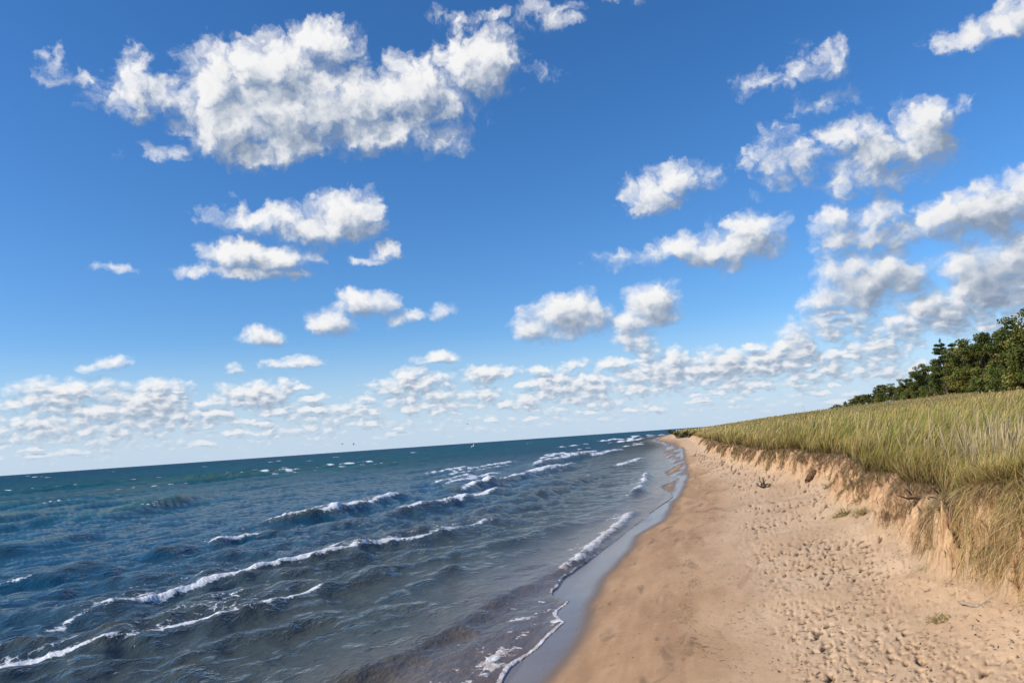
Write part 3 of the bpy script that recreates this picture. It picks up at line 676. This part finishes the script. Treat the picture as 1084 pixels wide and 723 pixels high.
    D = unit(np.stack([-.5+.45*rng.normal(0, 1, n), -.15+.7*rng.normal(0, 1, n), -.45+.6*rng.normal(0, 1, n)], 1))
    s_ = np.where(rng.random((n, 1)) < .6, STRAWS[rng.integers(0, 4, n)], DEADS[rng.integers(0, 4, n)])*rng.uniform(.6, 1.45, (n, 1)); gr = rng.random(n) < .14; s_ = np.where(gr[:, None], GREENS[rng.integers(0, 5, n)], s_)
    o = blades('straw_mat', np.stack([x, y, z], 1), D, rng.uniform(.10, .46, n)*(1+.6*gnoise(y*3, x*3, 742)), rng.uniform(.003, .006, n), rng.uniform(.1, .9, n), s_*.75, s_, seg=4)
    put(o, kind='stuff', label='thick mat of fallen straw draped over the bank at the right edge')
    # bits of dry weed left along the beach
    n = 1500
    y = 5.5*np.exp(2.0*rng.random(n)); s = np.where(rng.random(n) < .5, rng.normal(.42, .03, n), rng.uniform(.5, 1.0, n)); xw = xw_(y); x = xw+(xb_(y)-xw)*s
    keep = gnoise(x*1.2, y*.6, 730) > -.05; x, y = x[keep], y[keep]; n = len(x)
    z = ground(x, y, True)+.006; a = rng.uniform(0, 6.28, n)
    D = unit(np.stack([np.cos(a), np.sin(a), rng.uniform(-.05, .25, n)], 1)); c = np.where(rng.random((n, 1)) < .45, np.array([[.07, .045, .025]]), STRAWS[rng.integers(0, 4, n)]*.9)
    o = blades('dry_weed', np.stack([x, y, z], 1), D, rng.uniform(.03, .13, n), rng.uniform(.004, .009, n), rng.uniform(.0, .12, n), c, c)
    put(o, kind='stuff', label='scraps of dry weed and stalks scattered over the trampled sand')
    # small dark flecks laid over the dry sand
    n = 15000
    y = 4.9*np.exp(2.35*rng.random(n)**1.15); xw = x0_(y); s = rng.uniform(.5, 1.02, n); x = xw+(xb_(y)-xw)*s
    keep = rng.random(n) < np.clip(.35+1.1*gnoise(x*1.5, y*1.1, 750)+.7*gnoise(x*5, y*4, 751), 0, 1)*sstep(.5, .62, s); x, y = x[keep], y[keep]; n = len(x)
    z = ground(x, y, True)+.003; a = rng.uniform(0, 6.28, n)
    D = unit(np.stack([np.cos(a), np.sin(a), rng.uniform(-.1, .5, n)], 1)); c = np.array([[.085, .052, .032]])*rng.uniform(.5, 2.2, (n, 1))
    o = blades('dark_flecks', np.stack([x, y, z], 1), D, np.maximum(rng.uniform(.012, .04, n), y*.0016), np.maximum(rng.uniform(.008, .022, n), y*.0012), rng.uniform(.0, .1, n), c, c, seg=1)
    put(o, kind='stuff', label='small dark flecks scattered over the dry sand')
    n = 1600
    y = 5.0*np.exp(1.8*rng.random(n)); xw = x0_(y); s = rng.uniform(.20, .52, n); x = xw+(xb_(y)-xw)*s; z = ground(x, y, True)+.002; a = rng.uniform(0, 6.28, n)
    D = unit(np.stack([np.cos(a), np.sin(a), rng.uniform(0, .4, n)], 1)); c = np.where(rng.random((n, 1)) < .4, np.array([[.45, .38, .30]]), np.array([[.09, .06, .04]]))*rng.uniform(.6, 1.4, (n, 1))
    o = blades('shell_grit', np.stack([x, y, z], 1), D, np.maximum(rng.uniform(.008, .02, n), y*.0012), np.maximum(rng.uniform(.006, .014, n), y*.001), rng.uniform(.0, .1, n), c, c, seg=1)
    put(o, kind='stuff', label='scattered grit and shell bits on the smooth damp sand')
    n = 3500
    y = 5.5*np.exp(1.9*rng.random(n)); xw = x0_(y); x = xw+(xb_(y)-xw)*(.40+.05*gnoise(y*.35, y*0+.5, 760)+rng.normal(0, .012, n)) + .5*(rng.random(n) < .3)*rng.random(n)
    keep = gnoise(y*1.2, x*2, 761) > -.1; x, y = x[keep], y[keep]; n = len(x)
    z = ground(x, y, True)+.003; a = rng.uniform(0, 6.28, n)
    D = unit(np.stack([np.cos(a), np.sin(a), rng.uniform(-.05, .3, n)], 1)); c = np.array([[.20, .17, .05]])*rng.uniform(.4, 1.5, (n, 1))
    o = blades('wrack_line', np.stack([x, y, z], 1), D, rng.uniform(.01, .045, n), np.maximum(rng.uniform(.004, .012, n), y*.0008), rng.uniform(.0, .1, n), c, c, seg=1)
    put(o, kind='stuff', label='thin broken line of olive weed bits left by the waves along the beach')
field_grass()

# ------------------------------------------------------------------ tubes (wood) 
def tube(path, rad, ns=9, rough=.12, seed=0, cap=True):
    """lumpy tapered tube along points; returns verts, quads(with end fans as quads)"""
    r = random.Random(seed); V = []; Q = []
    P = [Vector(p) for p in path]
    for i, p in enumerate(P):
        d = (P[min(i+1, len(P)-1)]-P[max(i-1, 0)]).normalized()
        a = d.cross(Vector((0.13, .2, 1))); a.normalize(); b = d.cross(a)
        for j in range(ns):
            t = 2*math.pi*j/ns; rr = rad[i]*(1+rough*r.uniform(-1, 1)+.18*math.sin(2*t+seed))
            V.append(p+(a*math.cos(t)+b*math.sin(t))*rr)
    for i in range(len(P)-1):
        for j in range(ns): Q.append((i*ns+j, i*ns+(j+1) % ns, (i+1)*ns+(j+1) % ns, (i+1)*ns+j))
    T = []
    if cap:
        for i in (0, len(P)-1):
            c = len(V); V.append(P[i]+(P[i]-P[1 if i == 0 else -2]).normalized()*rad[i]*.15)
            for j in range(ns): T.append((i*ns+j, i*ns+(j+1) % ns, c))
    return V, Q, T

def merge(parts):
    V = []; Q = []; T = []
    for v, q, t in parts:
        o = len(V); V += [tuple(x) for x in v]; Q += [tuple(i+o for i in f) for f in q]; T += [tuple(i+o for i in f) for f in t]
    return V, Q, T

def bend(p0, p1, n, amp, seed):
    r = random.Random(seed); p0, p1 = Vector(p0), Vector(p1); o = [Vector((r.uniform(-1, 1), r.uniform(-1, 1), r.uniform(-1, 1)))*amp for _ in range(3)]
    return [p0.lerp(p1, i/(n-1)) + (o[0]*math.sin(math.pi*i/(n-1)) + o[1]*math.sin(2*math.pi*i/(n-1))*.6 + o[2]*.25*math.sin(5*math.pi*i/(n-1))) for i in range(n)]

def mat_wood(name, c0, c1, sc):
    m, k = new_mat(name); P = k.node('ShaderNodeTexCoord').outputs['Object']
    n = k.noise(k.v('MULTIPLY', P, (1, 1, .35)), sc, 6, .7)
    k.setin(k.bsdf.inputs['Base Color'], k.mix(k.ss(n, .35, .65), c0, c1)); k.bsdf.inputs['Roughness'].default_value = .85; k.bsdf.inputs['Specular IOR Level'].default_value = .2
    k.setin(k.bsdf.inputs['Normal'], k.bump(n, .8, .02)); return m
BARK = mat_wood('bark', (.045, .035, .026), (.13, .105, .08), 6)
DRIFT = mat_wood('driftwood', (.07, .040, .022), (.20, .115, .06), 30)
PALE = mat_wood('pale_driftwood', (.25, .19, .13), (.45, .37, .28), 40)
DARKW = mat_wood('dark_twig', (.05, .037, .028), (.13, .10, .075), 50)

# ------------------------------------------------------------------ trees
def mat_leaf():
    m, k = new_mat('foliage'); c = k.attr('tint', 'Color')
    r = k.node('ShaderNodeObjectInfo').outputs['Random']
    c = k.mix(k.m('MULTIPLY', r, .3), c, k.mix(1., c, (1.25, .95, .6), 'MULTIPLY'))
    b = k.bsdf; k.setin(b.inputs['Base Color'], c); b.inputs['Roughness'].default_value = .6; b.inputs['Specular IOR Level'].default_value = .2
    tr = k.node('ShaderNodeBsdfTranslucent'); k.setin(tr.inputs['Color'], c)
    mx = k.node('ShaderNodeMixShader'); mx.inputs[0].default_value = .25
    k.link(b.outputs[0], mx.inputs[1]); k.link(tr.outputs[0], mx.inputs[2]); k.link(mx.outputs[0], k.out.inputs['Surface'])
    return m
LEAF = mat_leaf()

def leaf_cloud(cen, rad, cnt, size, base, seed):
    """leaf quads scattered through clumps; light and dark clumps"""
    r = np.random.default_rng(seed); V = []; Cc = []
    for (cx, cy, cz), (ra, rz), n_ in zip(cen, rad, cnt):
        d = r.normal(0, 1, (n_, 3)); d /= np.linalg.norm(d, axis=1, keepdims=True)
        rr = r.random(n_)**.42
        p = np.array([cx, cy, cz]) + d*rr[:, None]*np.array([ra, ra, rz])
        nrm = unit(d + r.normal(0, .75, (n_, 3)) + np.array([0, 0, .35]))
        a = unit(np.cross(nrm, r.normal(0, 1, (n_, 3)))); b = np.cross(nrm, a)
        s = size*r.uniform(.5, 1.15, (n_, 1)); el = r.uniform(.5, .9, (n_, 1))
        V.append(np.stack([p-a*s, p-b*s*el, p+a*s, p+b*s*el], 1))
        tone = r.uniform(.65, 1.25)
        col = np.array(base[r.integers(0, len(base))])*tone*r.uniform(.6, 1.35, (n_, 1))
        Cc.append(np.repeat(col[:, None, :], 4, 1))
    V = np.concatenate(V).reshape(-1, 3); Cc = np.concatenate(Cc).reshape(-1, 3)
    return V, np.arange(len(V)).reshape(-1, 4), Cc

def make_tree(name, seed, kind):
    """about ten metres high, crown almost down to the ground"""
    r = random.Random(seed); root = bpy.data.objects.new(name, None)
    parts = []; cen = []; rad = []; cnt = []
    if kind == 'pine':
        H = 10; parts.append(tube(bend((0, 0, -.5), (r.uniform(-.4, .4), 0, H*.96), 9, .15, seed), np.linspace(.20, .03, 9), 8, .1, seed))
        k = 0; z = 1.2
        while z < H*.97:
            R = 2.5*(1-(z/H)**1.5)+.25
            for i in range(r.randint(3, 5)):
                a = r.uniform(0, 6.28); L = R*r.uniform(.6, 1.15); e = Vector((math.cos(a)*L, math.sin(a)*L, z+L*r.uniform(.05, .35)))
                parts.append(tube([(0, 0, z-.2), (e*.5)+Vector((0, 0, z*.5-.05)), e], [.05, .035, .015], 5, .1, seed+k)); k += 1
                for f in (.55, .95):
                    cen.append((e.x*f, e.y*f, z+(e.z-z)*f+.1)); rad.append((.34+.26*L*.6, .22+.08*L)); cnt.append(95)
            z += r.uniform(.55, .95)
        cen.append((0, 0, H)); rad.append((.2, .5)); cnt.append(50)
        base = [(.08, .11, .03), (.11, .135, .038), (.065, .095, .032)]; size = .14
    else:
        H = 10; fork = H*r.uniform(.18, .3)
        parts.append(tube(bend((0, 0, -.5), (r.uniform(-.3, .3), r.uniform(-.3, .3), H*.8), 8, .2, seed), np.linspace(.28, .06, 8), 9, .12, seed))
        W = H*(.34 if kind == 'oak' else .27)
        for i in range(r.randint(12, 15)):
            a = i*2.4+r.uniform(-.4, .4); zc = H*r.uniform(.16, .9); wr = W*math.sqrt(max(.08, 1-((zc/H-.42)/.58)**2)) * r.uniform(.55, 1.05)
            e = Vector((math.cos(a)*wr, math.sin(a)*wr, zc))
            b0 = Vector((0, 0, max(fork, zc*.55)))
            parts.append(tube(bend(b0, e*.95, 5, .25, seed*31+i), np.linspace(.10, .025, 5), 6, .1, seed+i))
            for j in range(3):
                o = Vector((r.gauss(0, .75), r.gauss(0, .75), r.gauss(0, .6)))
                c = e+o; s = r.uniform(.6, 1.15); cen.append(tuple(c)); rad.append((s, s*.75)); cnt.append(int(330*s))
        for j in range(7):
            c = (r.gauss(0, W*.4), r.gauss(0, W*.4), H*r.uniform(.75, .96)); s = r.uniform(.55, .95); cen.append(c); rad.append((s, s*.8)); cnt.append(int(170*s))
        for j in range(14):
            a = r.uniform(0, 6.28); c = (math.cos(a)*W*.8, math.sin(a)*W*.8, H*r.uniform(.04, .26)); s = r.uniform(.75, 1.15); cen.append(c); rad.append((s, s*.7)); cnt.append(int(150*s))
        base = [(.13, .155, .034), (.17, .185, .044), (.10, .13, .032), (.20, .19, .05)]; size = .17
    V, Q, T = merge(parts)
    put(mesh_np('trunk', V, Q, BARK, tris=T), root)
    V, Q, cc = leaf_cloud(cen, rad, cnt, size, base, seed)
    put(mesh_np('crown', V, Q, LEAF, smooth=False, cols=cc), root)
    return root

def make_bush(name, seed, base, W=1.6, H=1.7):
    r = random.Random(seed); root = bpy.data.objects.new(name, None); parts = []; cen = []; rad = []; cnt = []
    for i in range(14):
        a = r.uniform(0, 6.28); q = r.random()**.5*W*.7; zc = H*(.25+.55*r.random())*(1-.4*(q/W)**2)
        c = Vector((math.cos(a)*q, math.sin(a)*q, zc)); cen.append(tuple(c)); s = r.uniform(.35, .6); rad.append((s, s*.8)); cnt.append(260)
        parts.append(tube(bend((c.x*.15, c.y*.15, -.1), c, 4, .06, seed+i), [.03, .025, .02, .01], 5, .1, i))
    V, Q, T = merge(parts); put(mesh_np('stem', V, Q, BARK, tris=T), root)
    V, Q, cc = leaf_cloud(cen, rad, cnt, .055, base, seed); put(mesh_np('foliage', V, Q, LEAF, smooth=False, cols=cc), root)
    return root

def copy_thing(src, **props):
    r = src.copy(); C.objects.link(r)
    for ch in list(src.children):
        c = ch.copy(); C.objects.link(c); c.parent = r
    for k, v in props.items(): r[k] = v
    return r

OAKS = [make_tree('oak_tree', 100+i, 'oak' if i % 2 else 'tall') for i in range(4)]
PINES = [make_tree('pine_tree', 200+i, 'pine') for i in range(2)]
used = set()
def place_tree(kind, x, y, H, label, rz, wide=1.):
    P = PINES if kind == 'pine' else OAKS
    src = P[(len(used)*7+int(x*3)) % len(P)]
    if src in used: t = copy_thing(src)
    else: t = src; C.objects.link(t); used.add(src)
    t.location = (x, y, G(x, y)-.1); t.rotation_euler = (0, 0, rz); s = H/9.3; t.scale = (s*wide, s*wide, s)
    t['label'] = label; t['category'] = 'tree'; t['group'] = 'trees along the dune ridge'
    return t
FRONT = [ # kind, x, y, height, label
 ('oak', 45.2, 97, 10.6, 'tall dense green tree cut by the right edge of the picture, highest on the ridge'),
 ('oak', 44.6, 107, 10.2, 'broad dark green tree second from the right edge in the front row of the ridge'),
 ('oak', 45.2, 116, 9.3, 'rounded olive green tree just left of the two tallest trees on the ridge'),
 ('pine', 45.6, 121, 9.2, 'dark narrow pine standing between broad trees near the right edge'),
 ('oak', 46.0, 128, 9.0, 'full green tree behind the small round bush on the ridge'),
 ('oak', 46.5, 137, 8.6, 'leafy green tree left of the dark narrow pine on the ridge'),
 ('oak', 47.4, 148, 7.8, 'lower olive tree to the right of the tall ragged pine'),
 ('pine', 48.6, 157, 8.6, 'ragged pine with a bare top, right one of the pair rising above the tree line'),
 ('pine', 49.3, 166, 10.2, 'tall ragged pine poking above the tree line in the middle of the ridge'),
 ('oak', 50.3, 180, 7.0, 'rounded tree just left of the tall ragged pine on the ridge'),
 ('oak', 51.5, 193, 6.0, 'bushy green tree halfway down the falling tree line'),
 ('oak', 53.0, 209, 5.2, 'small round tree where the tree line starts to drop low'),
 ('oak', 55.0, 234, 4.6, 'dark rounded tree with a bump standing out at the low end of the wood'),
]
for i, (kd, x, y, H, lab) in enumerate(FRONT): place_tree(kd, x, y, H, lab, i*1.3, 1.15)
rt = random.Random(9)
hy = lambda y: float(np.interp(y, [80, 100, 120, 140, 165, 180, 205, 236, 260, 290, 333, 400], [10.5, 10.2, 9.2, 8.4, 8.4, 6.8, 5.4, 4.4, 3.6, 2.9, 2.3, 2.]))
for row, (off, a, b, st) in enumerate(((3.2, 90, 235, 8.5), (6.5, 84, 245, 7.5), (11., 80, 250, 9.))):
    y = a
    while y < b:
        lx = float(np.interp(y, [80, 100, 160, 236, 333], [43.5, 44.5, 48.5, 55, 57]))
        place_tree('pine' if rt.random() < .15 else 'oak', lx+off+rt.uniform(-1, 1), y+rt.uniform(-2, 2), hy(y)*rt.uniform(.82, .98),
                   'green tree in the close wood behind the front row on the ridge', rt.uniform(0, 6.28), 1.2)
        y += st*rt.uniform(.8, 1.2)*(1 if y < 180 else .8)
y = 240
while y < 350:
    lx = float(np.interp(y, [236, 333], [55, 57.5]))
    place_tree('pine' if rt.random() < .5 else 'oak', lx+rt.uniform(-1, 2), y, hy(y)*rt.uniform(.9, 1.35), 'low dark tree at the far thin end of the ridge wood', rt.uniform(0, 6.28), 1.5)
    y += rt.uniform(2.5, 5)

GB = [(.13, .17, .035), (.17, .20, .045), (.10, .135, .03)]; DB = [(.028, .045, .016), (.04, .058, .02), (.05, .065, .02)]
b1 = make_bush('round_bush', 300, GB, 1.9, 2.6); C.objects.link(b1)
b2 = make_bush('dark_bush', 301, DB, 1.6, 1.6); C.objects.link(b2)
def set_bush(b, x, y, s, label, group=None):
    b.location = (x, y, G(x, y)-.05); b.scale = (s, s, s); b['label'] = label; b['category'] = 'bush'
    if group: b['group'] = group
set_bush(b1, 43.2, 118, 1.9, 'small rounded light green bush in front of the dark trees near the right edge')
for i, (x, y, s, lab) in enumerate(((41.6, 104, 1.25, 'low green bush at the foot of the trees by the right edge'), (44.0, 131, 1.2, 'low green bush under the trees left of the round light bush'), (48.0, 172, 1.3, 'low bush at the foot of the tall ragged pine'), (50.8, 205, 1.2, 'low bush at the foot of the falling tree line'))):
    set_bush(copy_thing(b1), x, y, s, lab, 'low bushes at the foot of the wood')
for i, (x, y, s, lab) in enumerate(((-2.2, 128, .9, 'dark green bush at the very tip of the dune where it meets the lake'), (-.6, 112, .8, 'dark bush just right of the one at the tip of the dune'), (-5.2, 190, .9, 'farthest small dark bush on the shore beyond the dune tip'))):
    set_bush(b2 if i == 0 else copy_thing(b2), x, y, s, lab, 'dark bushes at the end of the dune')

# ------------------------------------------------------------------ things lying on the beach
def wood(name, parts, mat, loc, label, cat, group=None, rz=0):
    V, Q, T = merge(parts); o = mesh_np(name, V, Q, mat, tris=T); o.location = loc; o.rotation_euler = (0, 0, rz); put(o, label=label, category=cat)
    if group: o['group'] = group
    return o
def Gd(x, y): return float(ground(np.array([float(x)]), np.array([float(y)]), True)[0])

x, y = 2.50, 19.7
wood('driftwood_log', [tube(bend((0, 0, .03), (.74, .30, .34), 12, .05, 1), np.array([.05, .085, .10, .11, .115, .11, .11, .10, .095, .085, .07, .03]), 11, .14, 3),
                       tube(bend((.45, .18, .25), (.50, .12, .46), 5, .02, 4), [.035, .03, .022, .018, .01], 6, .1, 5)], DRIFT, (x, y, Gd(x, y)), 'short dark brown driftwood log leaning against the sand bank', 'driftwood')
x, y = 1.93, 6.95
wood('driftwood_stick', [tube(bend((0, 0, .03), (.10, -.36, .045), 9, .015, 7), np.array([.010, .014, .015, .015, .014, .013, .012, .010, .006]), 7, .12, 8),
                         tube(bend((.06, -.2, .035), (.14, -.26, .09), 4, .005, 9), [.007, .006, .005, .003], 5, .1, 9)], PALE, (x, y, Gd(x, y)), 'pale bare stick lying on the trampled sand at the lower right', 'stick')
x, y = 1.62, 20.9
tw = []
for i in range(12):
    a = i*.9; r0 = random.Random(i)
    tw.append(tube(bend((r0.uniform(-.12, .12), r0.uniform(-.1, .1), .02), (.24*math.cos(a)*r0.uniform(.4, 1), .22*math.sin(a), r0.uniform(.05, .26)), 5, .04, i+20), [.014, .016, .013, .009, .005], 6, .15, i))
wood('twig_pile', tw, DARKW, (x, y, Gd(x, y)), 'small dark heap of broken twigs alone on the middle of the beach', 'twigs')
for i, (x, y, dx, dy, dz, lab) in enumerate(((2.62, 10.1, -.34, -.05, .05, 'dark bare branch sticking out of the top of the sand bank, the longer of two'), (2.72, 9.6, -.26, -.22, -.02, 'dark bare branch jutting from the sand bank, the shorter and nearer of two'))):
    z = Gd(x, y)-.02
    wood('dead_branch', [tube(bend((0, 0, 0), (dx, dy, dz), 7, .03, 40+i), [.018, .017, .015, .013, .011, .008, .004], 6, .12, i),
                         tube(bend((dx*.5, dy*.5, dz*.5+.01), (dx*.8, dy*.5-.1, dz+.10), 4, .01, 50+i), [.010, .008, .006, .003], 5, .1, i)], DARKW, (x, y, z), lab, 'branch', 'bare branches on the bank')

def tuft(name, x, y, n, H, spread, droop, label, dead=.4, lean=(0, 0), group='grass clumps slumped off the dune', onface=False):
    r = rng; root = np.stack([r.normal(0, spread*.28, n), r.normal(0, spread*.28, n), np.zeros(n)], 1)
    root[:, 2] = ground(x+root[:, 0], y+root[:, 1], True)-Gd(x, y)
    D = unit(np.stack([lean[0]+r.normal(0, .7, n), lean[1]+r.normal(0, .7, n), r.uniform(.2, 1.2, n)], 1))
    g = GREENS[r.integers(0, 5, n)]*r.uniform(.8, 1.6, (n, 1)); s = STRAWS[r.integers(0, 4, n)]*r.uniform(.6, 1.1, (n, 1))
    dd = (r.random(n) < dead)[:, None]; ct = np.where(dd, s, g); d = math.hypot(x, y)
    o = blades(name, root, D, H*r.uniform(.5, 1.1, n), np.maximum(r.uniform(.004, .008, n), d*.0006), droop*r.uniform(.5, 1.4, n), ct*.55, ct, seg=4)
    base_v, base_q = [], []
    o.location = (x, y, Gd(x, y)); put(o, label=label, category='grass clump', group=group)
    if name == 'weed_strand': return
    # root clod it slid down with
    parts = [tube([(0, 0, -.10), (0, 0, -.03), (0, 0, .02), (0, 0, .045)], [spread*.5, spread*.55, spread*.42, spread*.15], 12, .18, n % 17)]
    V, Q, T = merge(parts); put(mesh_np('root_clod', V, Q, CLOD, tris=T), o)
CLOD, kk = new_mat('root_clod')
_n = kk.noise(kk.pos(), 25, 5, .7); kk.setin(kk.bsdf.inputs['Base Color'], kk.mix(kk.ss(_n, .35, .65), (.13, .08, .04), (.36, .24, .13))); kk.bsdf.inputs['Roughness'].default_value = .95; kk.setin(kk.bsdf.inputs['Normal'], kk.bump(_n, 1, .03))
for a in (
 (2.12, 12.9, 110, .34, .20, .6, 'flat green grass clump fallen on the sand below the bank, beside dark roots', .35, (-.5, -.2)),
 (2.32, 12.5, 90, .30, .16, .5, 'small grass clump caught against the bank just right of the fallen flat one', .5, (-.4, -.3)),
 (2.75, 17.6, 120, .34, .26, .5, 'green grass clump sitting in the gap of the bank right of the driftwood log', .3, (-.3, -.1)),
 (2.42, 26.5, 110, .42, .34, .5, 'grass clump slumped at the foot of the bank beyond the driftwood log', .4, (-.3, -.1)),
 (1.62, 33.0, 110, .45, .4, .5, 'farthest grass clump slumped to the foot of the bank near the bend', .4, (-.3, -.1)),
 (2.52, 7.75, 110, .44, .18, 1.25, 'long drooping grass clump hanging down the middle of the near bank', .72, (-.8, -.45)),
 (2.62, 7.15, 150, .52, .22, 1.3, 'large drooping green and straw clump hanging over the bank at the right', .62, (-.8, -.5)),
 (2.66, 6.6, 150, .50, .22, 1.25, 'drooping grass clump on the bank closest to the right edge of the picture', .7, (-.8, -.4)),
 (2.36, 8.6, 90, .30, .16, .9, 'short brown clump of grass stuck on the face of the near bank', .75, (-.7, -.3)),
 ): tuft('grass_clump', *a)
tuft('weed_strand', 1.72, 6.75, 60, .20, .14, 1.0, 'few yellow green weed strands lying beside the pale stick', .3, (-.5, 0), 'weed strands on the sand')

# ------------------------------------------------------------------ gulls
def mat_gull(name, c):
    m, k = new_mat(name); P = k.node('ShaderNodeTexCoord').outputs['Object']; k.setin(k.bsdf.inputs['Base Color'], k.mix(k.noise(P, 12, 3), c, tuple(v*.8 for v in c))); k.bsdf.inputs['Roughness'].default_value = .7; return m
WHITE, GREY, BEAK = mat_gull('white_feathers', (.75, .75, .74)), mat_gull('grey_feathers', (.48, .49, .50)), mat_gull('beak', (.55, .32, .05))
def make_gull(loc, heading, bank, flap, label, wm):
    # one continuous body: fuselage rings widening at the shoulders into both wings
    V = []; Q = []
    prof = [(-.30, .012, .02), (-.24, .05, .014), (-.14, .045, .035), (0, .058, .058), (.10, .055, .058), (.17, .036, .040), (.21, .032, .034), (.245, .026, .028), (.27, .010, .012)]
    ns = 10
    for (px, w, h) in prof:
        for j in range(ns):
            t = 2*math.pi*j/ns; V.append((px, math.cos(t)*w, math.sin(t)*h))
    for i in range(len(prof)-1):
        for j in range(ns): Q.append((i*ns+j, i*ns+(j+1) % ns, (i+1)*ns+(j+1) % ns, (i+1)*ns+j))
    root = mesh_np('gull', V, Q, WHITE)
    root.location = loc; root.rotation_euler = (bank, 0, heading); root.scale = (.72, .72, .72); put(root, label=label, category='gull', group='gulls flying low over the lake')
    for s in (-1, 1):
        st = [(.04, .12, .03), (.20, .14, .10*flap+.03), (.36, .12, .15*flap+.03), (.52, .075, .10*flap+.02), (.68, .012, .02*flap)]
        W = []; Wq = []
        for i, (d, c, z) in enumerate(st):
            x0 = .06-.10*max(0, d-.3); th = .012*(1-d)
            W += [(x0+c*.5, s*d, z), (x0+c*.15, s*d, z+th), (x0-c, s*d, z), (x0+c*.15, s*d, z-th*.6)]
        for i in range(len(st)-1):
            for j in range(4): Wq.append((i*4+j, i*4+(j+1) % 4, (i+1)*4+(j+1) % 4, (i+1)*4+j))
        put(mesh_np('wing', W, Wq, wm), root)
    V, Q, T = tube([(.26, 0, 0), (.29, 0, -.003), (.315, 0, -.012)], [.010, .008, .003], 6, 0); put(mesh_np('beak', [tuple(v) for v in V], Q, BEAK, tris=T), root)
make_gull((-41.6, 85, 3.15), R_(15), R_(8), .7, 'grey winged gull gliding just above the horizon, left one of a close pair', GREY)
make_gull((-40.3, 85.5, 3.0), R_(200), R_(-10), 1.1, 'grey winged gull just above the horizon, right one of a close pair', GREY)
make_gull((-45.3, 150, 6.1), R_(60), R_(25), 1.3, 'small dark gull flying highest over the lake near the middle', GREY)
make_gull((-32.5, 110, 1.7), R_(-30), R_(30), 1.4, 'white gull skimming the waves below the horizon', WHITE)
